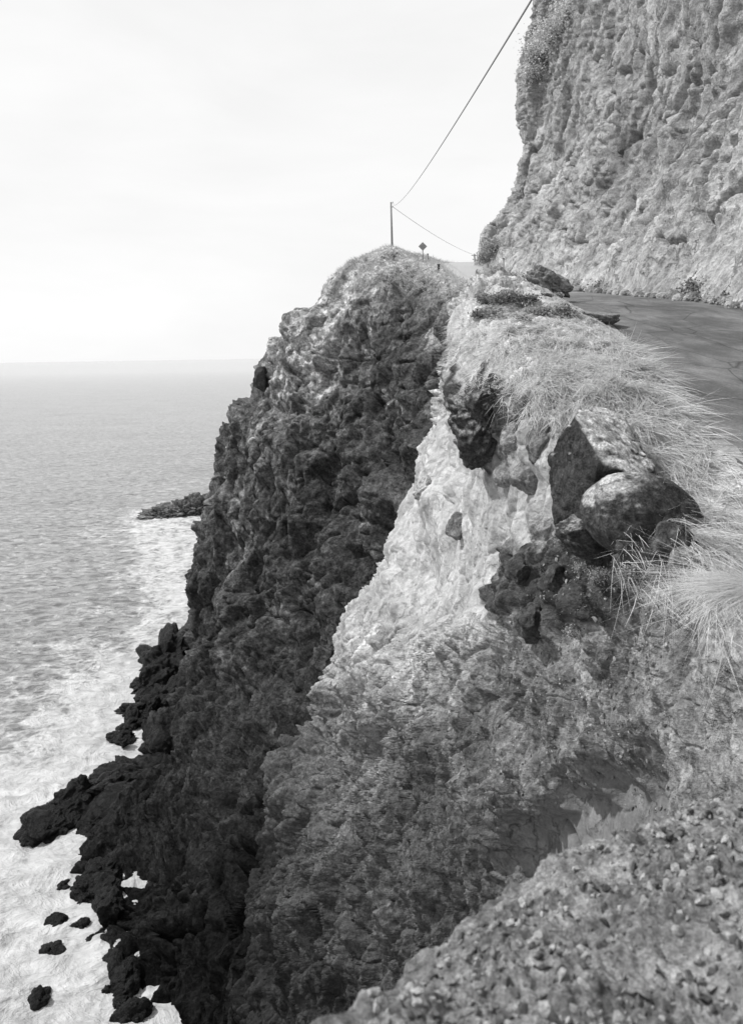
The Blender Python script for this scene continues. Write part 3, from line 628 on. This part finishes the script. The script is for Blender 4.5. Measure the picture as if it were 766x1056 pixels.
# rocky islet out in the water
isl = np.array(S(188, 530))
pts = [(164, 532, 1.0), (172, 531, 1.8), (181, 530, 1.6), (190, 530, 2.6), (198, 529, 3.0), (207, 528, 3.4), (216, 528, 3.4)]
vs = []; fs = []; al = []; n0 = 0
for i, (px, py, h) in enumerate(pts):
    v, f_ = ICO[6]; s3 = v+i*9
    vv = v*(1+.75*facets(s3/.5, i+60)[:, None]+.8*fbm(s3/.3, 5, i, .6)[:, None]+.3*facets(s3/.15, i+61)[:, None])*np.array([4.6, 5, h]); c_ = np.array(S(px, py)); c_[2] = .3
    vs.append(vv+c_); fs.append(f_+n0); n0 += len(v)
V_ = np.concatenate(vs); 
islet = mesh_np('rocky_islet', V_, np.concatenate(fs), rock_mat('islet_rock', .5, .5), attrs={'alb': .14*(1+.8*fbm(V_/3, 3, 9))})
tag(islet, 'low ragged rock islet in surf off the headland', 'islet')

# shoreline rocks at the cliff foot
shore_rocks = []
def srock(px, py, w_, h_, label, seed, d=None, lift=.2, group=None, al=None):
    loc = P(px, py, d) if d else S(px, py, lift)
    o = boulder('shore_rock', loc, (w_, w_*.85, h_), (random.uniform(-.3, .3), random.uniform(-.3, .3), random.uniform(0, 3)), 6 if w_ > 2 else 5, seed, material=M_lava if al else M_surf, alb=al or .02, rough=1.0 if w_ > 2 else .8)
    tag(o, label, 'rock', group); return o
srock(172, 688, 5.2, 5.0, 'tall black rock mass against the headland foot, farthest up the shore', 101)
srock(156, 708, 3.4, 2.4, 'black jumbled rock just below the tallest shore rock', 102)
srock(140, 735, 3.0, 1.4, 'low black rock splashed with foam between two larger ones', 103)
srock(182, 724, 3.8, 3.6, 'broad black rock tucked into the cliff foot behind the splashed one', 104)
srock(126, 762, 2.2, 1.0, 'foam-washed low rock at the mouth of a small cove', 105)
srock(172, 772, 4.4, 3.4, 'black rock shoulder running down from the cliff to the tongue', 106)
srock(140, 806, 5.0, 2.6, 'black rock in the middle of the tongue that reaches into the sea', 107)
srock(110, 820, 4.4, 2.2, 'black rock on the outer half of the tongue', 108)
srock(80, 832, 3.4, 2.6, 'humped black rock at the outer end of the tongue', 109)
srock(50, 856, 3.2, 1.5, 'low pointed black rock at the very tip of the tongue', 110)
srock(112, 846, 4.0, 1.8, 'black rock on the near side of the tongue', 111)
srock(150, 838, 5.5, 3.2, 'wide black rock where the tongue joins the cliff', 112)
srock(100, 918, 2.2, 1.6, 'rounded black rock under the cliff, alone below the tongue', 113)
SM = [(68, 916, .55), (61, 953, .75), (82, 958, .7), (52, 986, .85), (42, 1033, .8), (93, 972, .5), (106, 966, .6), (117, 976, .9), (112, 948, .6), (98, 985, .3), (121, 995, 1.0), (128, 1015, 1.1), (131, 1002, 1.0), (116, 1006, .35), (124, 1036, .5), (133, 1022, .7), (127, 985, .8), (103, 940, .4), (110, 1020, .3), (119, 955, 1.0), (136, 1048, 1.0)]
for i, (px, py, r) in enumerate(SM):
    srock(px, py, r*1.35, r*1.1, 'small black rock awash in the foam below the cliff', 130+i, lift=.15, group='small rocks awash at the cliff foot')

rsj = np.random.default_rng(55)
for i in range(46):
    keep = i % 3 != 1
    t_ = rsj.random()
    if i < 24: px, py = 186-62*t_+rsj.uniform(-6, 16), 668+98*t_+rsj.uniform(-8, 8)
    elif i < 38: px, py = 48+92*t_, 838-18*t_+rsj.uniform(-14, 14)
    else: px, py = 98+36*t_, 885+120*t_+rsj.uniform(-6, 6)
    r = rsj.uniform(.5, 1.5)
    if keep: srock(px, py, r, r*rsj.uniform(.6, 1.1), 'angular black block in the jumble at the headland foot', 400+i, lift=rsj.uniform(.2, 1.4), group='black blocks jumbled at the headland foot')
# ------------------------------------------------------------------ loose stones
def stones(name, Q, A, rsel, csel, n, smin, smax, material, seed, flat=.65):
    rs = np.random.default_rng(seed); v, f_ = ICO[2]; vs = []; fs = []; al = []
    protos = []
    for k in range(14):
        q_ = v.copy()
        for _ in range(9):
            nn = rs.normal(size=3); nn /= np.linalg.norm(nn); q_ = q_-nn[None]*np.maximum(0, q_@nn-rs.uniform(.35, .75))[:, None]
        protos.append(q_*1.25)
    ri = rs.integers(rsel[0], rsel[1], n); ci = rs.integers(csel[0], csel[1], n); u = rs.random(n)**5
    for k in range(n):
        sz = smin+(smax-smin)*u[k]; B = basis(*rs.uniform(0, 6.3, 3))
        vv = (protos[rs.integers(14)]*np.array([1, rs.uniform(.6, 1), rs.uniform(.4, .8)]))@B.T*sz
        vs.append(vv+Q[ri[k], ci[k]]+np.array([0, 0, sz*.2])); fs.append(f_+k*len(v)); al.append(np.full(len(v), rs.uniform(.09, .42)))
    o = mesh_np(name, np.concatenate(vs), np.concatenate(fs), material, attrs={'alb': np.concatenate(al)}, smooth=False)
    tag(o, kind='stuff'); return o
o = stones('gravel', LQ, LA, (22, 330), (50, LQ.shape[1]-40), 15000, .0015, .030, M_stone, 5)
tag(o, 'loose crumbs of earth and stone on the foreground ledge', 'gravel')
o = stones('rubble', SPQ, None, (300, 700), (420, 640), 4500, .006, .04, M_cob, 6)
tag(o, 'crumbled stones strewn on the slope behind the ledge', 'rubble')
# rubble along the foot of the high cliff
rs = np.random.default_rng(9)
v, f_ = ICO[2]; vs = []; fs = []; al = []
for k in range(1500):
    y = rs.uniform(25, 105); x = float(np.interp(y, ROAD_Y, ROAD_R))+rs.uniform(.4, 2.2); sz = .05+.3*rs.random()**4
    vv = (v*(1+.4*facets(v*1.3+k, k % 9)[:, None]))@basis(*rs.uniform(0, 6, 3)).T*sz
    vs.append(vv+np.array([x, y, float(road_z(y))+.1])); fs.append(f_+k*len(v)); al.append(np.full(len(v), rs.uniform(.15, .4)))
o = mesh_np('fallen_rubble', np.concatenate(vs), np.concatenate(fs), M_cob, attrs={'alb': np.concatenate(al)}, smooth=False)
tag(o, 'fallen stones along the foot of the high cliff', 'rubble', kind='stuff')

# ------------------------------------------------------------------ grass
def grass_mat(name, a, b2):
    m, nt, b = mat(name); at = nd(nt, 'ShaderNodeAttribute', attribute_name='tone').outputs['Fac']
    nt.links.new(ramp_(nt, at, 0, 1, a, b2), b.inputs['Base Color']); b.inputs['Roughness'].default_value = .6
    tr = nt.nodes.new('ShaderNodeBsdfTranslucent'); nt.links.new(ramp_(nt, at, 0, 1, a, b2), tr.inputs[0])
    ms = nt.nodes.new('ShaderNodeMixShader'); ms.inputs[0].default_value = .3
    nt.links.new(b.outputs[0], ms.inputs[1]); nt.links.new(tr.outputs[0], ms.inputs[2]); nt.links.new(ms.outputs[0], nt.nodes['Material Output'].inputs[0])
    return m
M_grass = grass_mat('dry_grass', .36, .95); M_turf = grass_mat('dry_turf', .3, .8); M_leaf = grass_mat('grey_leaf', .06, .28); M_leafp = grass_mat('pale_leaf', .18, .5)
def blades(name, base, direc, length, rise, width, material, seed, seg=5, droop=1.0, parent=None):
    """ribbons that leave the ground upwards and bend over along direc"""
    rs = np.random.default_rng(seed); n = len(base)
    t = np.linspace(0, 1, seg+1)[None, :, None]
    d = direc/np.linalg.norm(direc, axis=1, keepdims=True)
    up = np.array([0, 0, 1.0])
    ctr = base[:, None]+d[:, None]*length[:, None, None]*(t**1.25)+up*(rise[:, None, None]*length[:, None, None]*(t*(1.9-droop*1.5*t)))
    ctr = ctr+ (rs.normal(size=(n, 1, 3))*.12)*length[:, None, None]*t*t
    side = np.cross(d, up)+rs.normal(size=(n, 3))*.5; side /= np.linalg.norm(side, axis=1, keepdims=True)
    wdt = width[:, None, None]*(1-t**1.5*.92)
    a = ctr-side[:, None]*wdt*.5; b = ctr+side[:, None]*wdt*.5
    v = np.stack([a, b], 2).reshape(-1, 3)
    i = (np.arange(n)*(seg+1)*2)[:, None]+(np.arange(seg)*2)[None]
    f_ = np.stack([i, i+1, i+3, i+2], -1).reshape(-1, 4)
    tone = np.repeat(rs.beta(2.2, 1.8, n), (seg+1)*2)*np.tile(np.repeat(.65+.35*np.linspace(0, 1, seg+1), 2), n)
    return mesh_np(name, v, f_, material, parent=parent, attrs={'tone': tone}, smooth=False)
wgt = (SPG**1.3); px_area = np.linalg.norm(np.cross(np.gradient(SPQ, axis=0), np.gradient(SPQ, axis=1)), axis=2)
yq = SPQ[..., 1]
cl_n = fbm(SPQ.reshape(-1, 3)/.8, 3, 400).reshape(SPG.shape)
pw = wgt*px_area/np.maximum(yq, 5)**1.15*np.clip(.75+cl_n*1.6, .05, 2); pw *= np.clip((road_l(yq)-SPQ[..., 0]-.15)/.5, 0, 1); pw[SPG < .08] = 0; pw /= pw.sum()
NB = 70000
idx = RNG.choice(pw.size, NB, p=pw.ravel()); base = SPQ.reshape(-1, 3)[idx]+RNG.normal(size=(NB, 3))*.03; base[:, 2] -= .03
y = base[:, 1]; fl = fbm(base/1.7, 3, 401)[:, None]; fl2 = fbm(base/.6, 2, 402)[:, None]
roadd = np.clip((base[:, 0]-(road_l(y)-1.3))/1.1, 0, 1)[:, None]       # 1 beside the road
far = np.clip((y-19)/8, 0, 1)[:, None]
d = np.array([[-.05, -1., -.16]])*(1-far)+np.array([[-.9, -.45, -.35]])*far
_f, _g, _hh, vv_ = worley(base/.34, 405)
d = d-vv_.astype(float)*np.array([[1, 1, .6]])*.55
d = d+np.concatenate([fl*.8, fl2*.25, fl2*.15], 1)+RNG.normal(size=(NB, 3))*.13
rise = .06+.16*roadd[:, 0]*RNG.random(NB)*np.clip((y-12)/8, 0, 1)+.14*RNG.random(NB)**2
ln = (.45+.75*RNG.random(NB))*(1-.68*far[:, 0])*(.8+.5*np.clip(cl_n.ravel()[idx]+.4, 0, 1))
grass = blades('grass', base, d, ln, rise, np.clip(.0055*y/9, .005, .015)*(1+.6*RNG.random(NB)), M_grass, 3)
tag(grass, 'dry pale grass combed over the shoulder between spur and road', 'grass', kind='stuff')
# seed-headed stems standing along the road edge
NS = 520
yy = RNG.uniform(14, 26, NS); b0 = np.stack([road_l(yy)-RNG.uniform(.1, .9, NS), yy, road_z(yy)-.1], 1)
o = blades('tall_grass', b0, np.array([[-.6, -.3, 0]])+RNG.normal(size=(NS, 3))*.35, RNG.uniform(.10, .24, NS), RNG.uniform(1.3, 2.4, NS), np.full(NS, .016), M_grass, 8, droop=.75)
tag(o, 'tall seeding grass stems standing along the road edge', 'grass', kind='stuff')
def tuft(loc, n, lmin, lmax, d, spread, w_, seed, label, rise=.5, r0=.08):
    rs = np.random.default_rng(seed); base = rs.normal(size=(n, 3))*np.array([r0, r0, .02])
    o = blades('grass_tuft', base, np.array([d])+rs.normal(size=(n, 3))*spread, rs.uniform(lmin, lmax, n), rs.uniform(rise*.4, rise, n), np.full(n, w_), M_grass, seed)
    o.location = loc; tag(o, label, 'grass tuft'); return o
tuft(P(772, 606, 6.2), 1500, .25, .75, (-.85, -.3, -.12), .20, .0045, 21, 'spraying tuft of long pale grass hanging over the right of the slope', .26, .14)
tuft(seat(728, 548, .02), 200, .15, .4, (-.5, -.7, -.2), .3, .0035, 22, 'thin bent dry tuft right of the smooth rounded boulder', .2, .07)

# short grey turf on the headland top
sel = [(r, c_) for r in range(10, 95) for c_ in range(20, HEADQ.shape[1]-30)]
ii = RNG.integers(0, len(sel), 26000); bb = np.array([HEADQ[sel[k]] for k in ii])
o = blades('turf', bb, np.array([[-.4, -.6, 0]])+RNG.normal(size=(len(bb), 3))*.6, RNG.uniform(.15, .5, len(bb)), RNG.uniform(.4, 1.2, len(bb)), np.full(len(bb), .05), M_turf, 31, seg=3)
tag(o, 'short dry turf over the top of the headland', 'turf', kind='stuff')

# ------------------------------------------------------------------ leafy plants
def bush(name, loc, size, n, leaf, material, seed, label, cat, group=None, stems=7, open_=.5):
    rs = np.random.default_rng(seed); root = empty(name, loc)
    k = 9; cen = rs.normal(size=(k, 3)); cen /= np.linalg.norm(cen, axis=1, keepdims=True); cen *= rs.uniform(.2, .75, (k, 1)); cen[:, 2] = np.abs(cen[:, 2])*.9+.25
    w_ = rs.integers(0, k, n); pt = cen[w_]+rs.normal(size=(n, 3))*(.16+.14*open_); pt = pt*np.array(size)
    a = rs.normal(size=(n, 3)); a /= np.linalg.norm(a, axis=1, keepdims=True); b = np.cross(a, rs.normal(size=(n, 3))); b /= np.linalg.norm(b, axis=1, keepdims=True)
    L_ = leaf*rs.uniform(.6, 1.4, (n, 1)); Wd = L_*.35
    v = np.stack([pt, pt+a*L_*.5+b*Wd, pt+a*L_, pt+a*L_*.5-b*Wd], 1).reshape(-1, 3)
    f_ = (np.arange(n)*4)[:, None]+np.arange(4)[None]
    mesh_np('foliage', v, f_, material, parent=root, attrs={'tone': np.repeat(rs.random(n), 4)}, smooth=False)
    base = np.zeros((k, 3)); tip = cen*np.array(size); r = .03*max(size)
    vs = []; fs = []
    for j in range(k):
        ax = tip[j]; sx_ = np.cross(ax, [0, 1, .3]); sx_ /= np.linalg.norm(sx_)+1e-6; sy = np.cross(ax, sx_); sy /= np.linalg.norm(sy)+1e-6
        ring = []
        for tt, rad in ((0, r), (.5, r*.6), (1, r*.25)):
            for q_ in range(5): an = q_*1.2566; ring.append(ax*tt+np.array([0, 0, .12*tt*(1-tt)*size[2]])+(sx_*math.cos(an)+sy*math.sin(an))*rad)
        o0 = len(vs); vs += ring
        for lv in (0, 1):
            for q_ in range(5): fs.append([o0+lv*5+q_, o0+lv*5+(q_+1) % 5, o0+lv*5+5+(q_+1) % 5, o0+lv*5+5+q_])
    mesh_np('stem', vs, fs, M_bark, parent=root)
    tag(root, label, cat, group); return root
M_bark = rock_mat('bark', .02, .3, base=.08)
def on_wall(px, py):
    """point of the high cliff seen nearest to this direction"""
    Q = WQ.reshape(-1, 3); t_ = np.array(P(px, py, 1.0)); t_[2] -= H
    d = np.stack([Q[:, 0]/Q[:, 1], (Q[:, 2]-H)/Q[:, 1]], 1)-np.array([t_[0], t_[2]]); e = (d**2).sum(1); e[Q[:, 1] < 5] = 9
    c_ = np.where(e < 4e-5)[0]; k = c_[np.argmin(Q[c_, 1])] if len(c_) else np.argmin(e); return Q[k]
for i, (px, py, sx_, lb) in enumerate([(553, 48, 2.6, 'wispy shrub overhanging at the cliff top, lower of the skyline group'), (545, 72, 1.8, 'small shrub clinging to the skyline edge below the others'),
     (565, 30, 2.8, 'wispy shrub on the cliff skyline just under the picture top'), (580, 12, 3.0, 'topmost shrub where the cliff meets the sky')]):
    bush('shrub', on_wall(px, py)-np.array([0, 0, sx_*.5]), (sx_, sx_, sx_*.9), 2200, .26, M_turf, 60+i, lb, 'shrub', open_=1)
for i, (px, py, s1, lb) in enumerate([(505, 258, 2.2, 'dark bush at the far foot of the cliff where the road disappears'), (497, 264, 1.5, 'small bush lowest on the skyline beside the road crest')]):
    bush('bush', on_wall(px, py)-np.array([0, 0, .8]), (s1, s1, s1), 2200, .2, M_leafp, 70+i, lb, 'bush')
rs = np.random.default_rng(77)
for i in range(26):
    y = 30+i*2.7+rs.uniform(-1, 1); x = float(np.interp(y, ROAD_Y, ROAD_R))+rs.uniform(1.5, 2.4); s1 = rs.uniform(.4, 1.15)
    bush('bush', (x, y, float(road_z(y))-.1), (s1, s1*1.3, s1*.9), 1300, .13, M_leaf if i % 3 else M_leafp, 80+i, 'low scrubby bush growing along the foot of the high cliff', 'bush', 'bushes along the foot of the high cliff')
PL = [(578, 560, .16, 'pale low plant on the left flank of the dark wedged boulder'), (618, 598, .15, 'pale cushion plant under the dark wedged boulder'), (648, 590, .13, 'pale leafy cushion right of the other, below the rounded boulder'),
      (590, 655, .13, 'pale tuft plant alone on the dark slope'), (600, 585, .12, 'small pale plant between boulder and slope, second from the left')]
for i, (px, py, s1, lb) in enumerate(PL):
    bush('cushion_plant', on_spur(px, py)-np.array([0, 0, .03]), (s1*1.3, s1, s1), 1500, .022, M_leafp, 110+i, lb, 'plant')
# debris mound of vegetation on the road shoulder
for i in range(24):
    px, py = 492+rs.uniform(0, 105), rs.uniform(300, 326); s1 = rs.uniform(.12, .30)
    bush('bush', on_spur(px, py)-np.array([0, 0, .06]), (s1*1.6, s1*1.6, s1*.8), 700, .07, M_leafp if i % 3 else M_leaf, 130+i, 'low weedy clump on the rubble mound at the brink of the road', 'bush', 'weeds on the roadside mound')

# ------------------------------------------------------------------ utility pole, wires, sign, posts
def tube(name, pts, rad, material, parent=None, sides=10, r2=None):
    pts = np.array(pts, float); n = len(pts); vs = []
    for i in range(n):
        t_ = pts[min(i+1, n-1)]-pts[max(i-1, 0)]; t_ /= np.linalg.norm(t_); a = np.cross(t_, [.13, .05, 1] if abs(t_[2]) < .9 else [0, 1, 0]); a /= np.linalg.norm(a); b = np.cross(t_, a)
        r = rad if r2 is None else rad+(r2-rad)*i/(n-1)
        for k in range(sides): an = 2*math.pi*k/sides; vs.append(pts[i]+(a*math.cos(an)+b*math.sin(an))*r)
    f_ = [[i*sides+k, i*sides+(k+1) % sides, (i+1)*sides+(k+1) % sides, (i+1)*sides+k] for i in range(n-1) for k in range(sides)]
    vs += [pts[0], pts[-1]]; m_ = len(vs)
    for k in range(sides): f_.append([m_-2, (k+1) % sides, k, k]); f_.append([m_-1, (n-1)*sides+k, (n-1)*sides+(k+1) % sides, (n-1)*sides+(k+1) % sides])
    me = bpy.data.meshes.new(name); me.from_pydata([tuple(x) for x in vs], [], [q_[:3] if q_[2] == q_[3] else q_ for q_ in f_]); me.materials.append(material)
    for p_ in me.polygons: p_.use_smooth = len(p_.vertices) == 4
    o = bpy.data.objects.new(name, me); C.objects.link(o)
    if parent: o.parent = parent
    return o
def simple(name, v, rough=.6, spec=.3, metal=0):
    m, nt, b = mat(name); pos = nd(nt, 'ShaderNodeTexCoord').outputs['Object']
    nt.links.new(math_(nt, 'MULTIPLY', ramp_(nt, noise_(nt, pos, 6, 5), .3, .7, .8, 1.2), v), b.inputs['Base Color'])
    b.inputs['Roughness'].default_value = rough; b.inputs['Metallic'].default_value = metal; return m
M_wood = simple('grey_timber', .22, .9); M_wire = simple('weathered_cable', .22, .6); M_sign = simple('painted_sign', .28, .5); M_glass = simple('porcelain', .25, .2); M_black = simple('black_paint', .02, .5)
px0, py0 = 403, 208.5
top_ = Vector(P(px0, py0, 130)); bot = Vector(P(404.6, 262, 130))
pole = empty('utility_pole', bot-Vector((0, 0, 1.5)))
o_ = pole.location
tube('shaft', [tuple(Vector((0, 0, 0))), tuple((top_-o_)*.5), tuple(top_-o_)], .19, M_wood, pole, 12, .13)
for dz, sx_ in ((-.15, .28), (-.8, .28)):
    ins = tube('insulator', [(top_.x-o_.x+.1, top_.y-o_.y-.1, top_.z-o_.z+dz), (top_.x-o_.x+sx_, top_.y-o_.y-.1, top_.z-o_.z+dz+.02), (top_.x-o_.x+sx_+.02, top_.y-o_.y-.1, top_.z-o_.z+dz+.2)], .06, M_glass, pole, 8)
tag(pole, 'weathered timber utility pole leaning slightly on the headland top', 'pole')
A = [(407, 212, 129), (425, 190, 66), (450, 160, 42), (480, 113, 29), (510, 66, 22), (538, 10, 17.5)]
zz = [Vector(P(*a)) for a in A]
ys_ = np.array([v.y for v in zz]); o1 = np.polyfit(ys_, [v.z for v in zz], 3); 
# sagging span from the near side to the pole: straight in plan, measured heights in elevation
ysp = np.concatenate([np.linspace(130, 17.5, 90)]); 
A_r = [((v.z-H)/v.y, v.x/v.y, v.y) for v in zz]
xl = np.polyfit(ys_, [v.x for v in zz], 1)
def zint(y):
    o2 = np.argsort(ys_); ya = ys_[o2]; za = np.array([v.z for v in zz])[o2]
    w_ = crm(len(ya), [float(np.interp(y, ya, np.arange(len(ya))))])[0]; return float(w_@za)
zf = np.polyfit(np.concatenate([ys_, [129]]), np.array([v.z for v in zz]+[zz[0].z]), 2)
wire = [(float(np.polyval(xl, y)), float(y), float(np.polyval(zf, y))) for y in ysp]
wire[0] = (top_.x+.28, top_.y-.1, top_.z-.1)
for y in (12, 4, -6, -16, -28): wire.append((float(np.polyval(xl, y)), y, float(np.polyval(zf, y))+.0))
o = tube('power_cable', wire, .022, M_wire, None, 6); tag(o, 'power cable sweeping from the pole top up out of view', 'cable')
B0 = Vector((top_.x+.28, top_.y-.1, top_.z-.75)); B1 = Vector(P(489, 263, 235)); w2_ = []
for k in range(40):
    t_ = k/39; v_ = B0.lerp(B1, t_); v_.z -= 4*t_*(1-t_)*.8; w2_.append(tuple(v_))
o = tube('power_cable', w2_, .035, M_wire, None, 6); tag(o, 'thin power cable sagging from the pole to the far pole beyond the crest', 'cable')
p2 = empty('utility_pole', B1-Vector((0, 0, 14)))
tube('shaft', [(0, 0, 0), (0, 0, 7), (0, 0, 14.4)], .22, M_wood, p2, 10, .15); tube('crossarm', [(-.9, 0, 13.9), (.9, 0, 13.9)], .1, M_wood, p2, 6)
tag(p2, 'far utility pole whose tip just shows over the road crest', 'pole')
# warning sign
sg = empty('road_sign', Vector(P(436, 272, 112)), .05)
def box(name, x0, x1, y0, y1, z0, z1, material, parent, bev=.004, roty=0, at=(0, 0, 0)):
    bm = bmesh.new(); bmesh.ops.create_cube(bm, size=1)
    for v in bm.verts: v.co = Vector(((x0+x1)/2+v.co.x*(x1-x0), (y0+y1)/2+v.co.y*(y1-y0), (z0+z1)/2+v.co.z*(z1-z0)))
    bmesh.ops.bevel(bm, geom=bm.edges[:], offset=bev, segments=2, affect='EDGES')
    if roty: bmesh.ops.rotate(bm, verts=bm.verts, matrix=Matrix.Rotation(roty, 3, 'Y'))
    bmesh.ops.translate(bm, verts=bm.verts, vec=at)
    me = bpy.data.meshes.new(name); bm.to_mesh(me); bm.free(); me.materials.append(material)
    o = bpy.data.objects.new(name, me); C.objects.link(o); o.parent = parent; return o
box('post', -.06, .06, -.03, .03, -.6, 2.7, M_wood, sg)
pn = box('panel', -.42, .42, -.012, .012, -.42, .42, M_sign, sg, .004, math.pi/4, (0, -.045, 2.35))
bd = box('border', -.38, .38, -.003, .003, -.38, .38, M_sign, pn, .001, math.pi/4, (0, -.062, 2.35))
tag(sg, 'diamond road sign on a single post above the gully', 'sign')
def post(px, py0, py1, d, r, label, m_=None):
    b_ = Vector(P(px, py1, d)); t_ = Vector(P(px, py0, d)); e = empty('marker_post', b_-Vector((0, 0, .4)))
    tube('post', [(0, 0, 0), tuple((t_-e.location)*.5), tuple(t_-e.location)], r, m_ or M_wood, e, 8)
    tube('cap', [tuple(t_-e.location+Vector((0, 0, -.02))), tuple(t_-e.location+Vector((0, 0, .05)))], r*1.35, M_black, e, 8)
    tag(e, label, 'post')
post(519, 267, 295, 58, .05, 'thin tall marker post at the left edge of the road')
post(441, 262, 273, 113, .09, 'short post just right of the diamond sign')
post(452, 273, 279, 100, .14, 'stubby dark marker at the road brink', M_black)
post(489.5, 263, 272, 108, .06, 'slim post on the road crest below the cable')
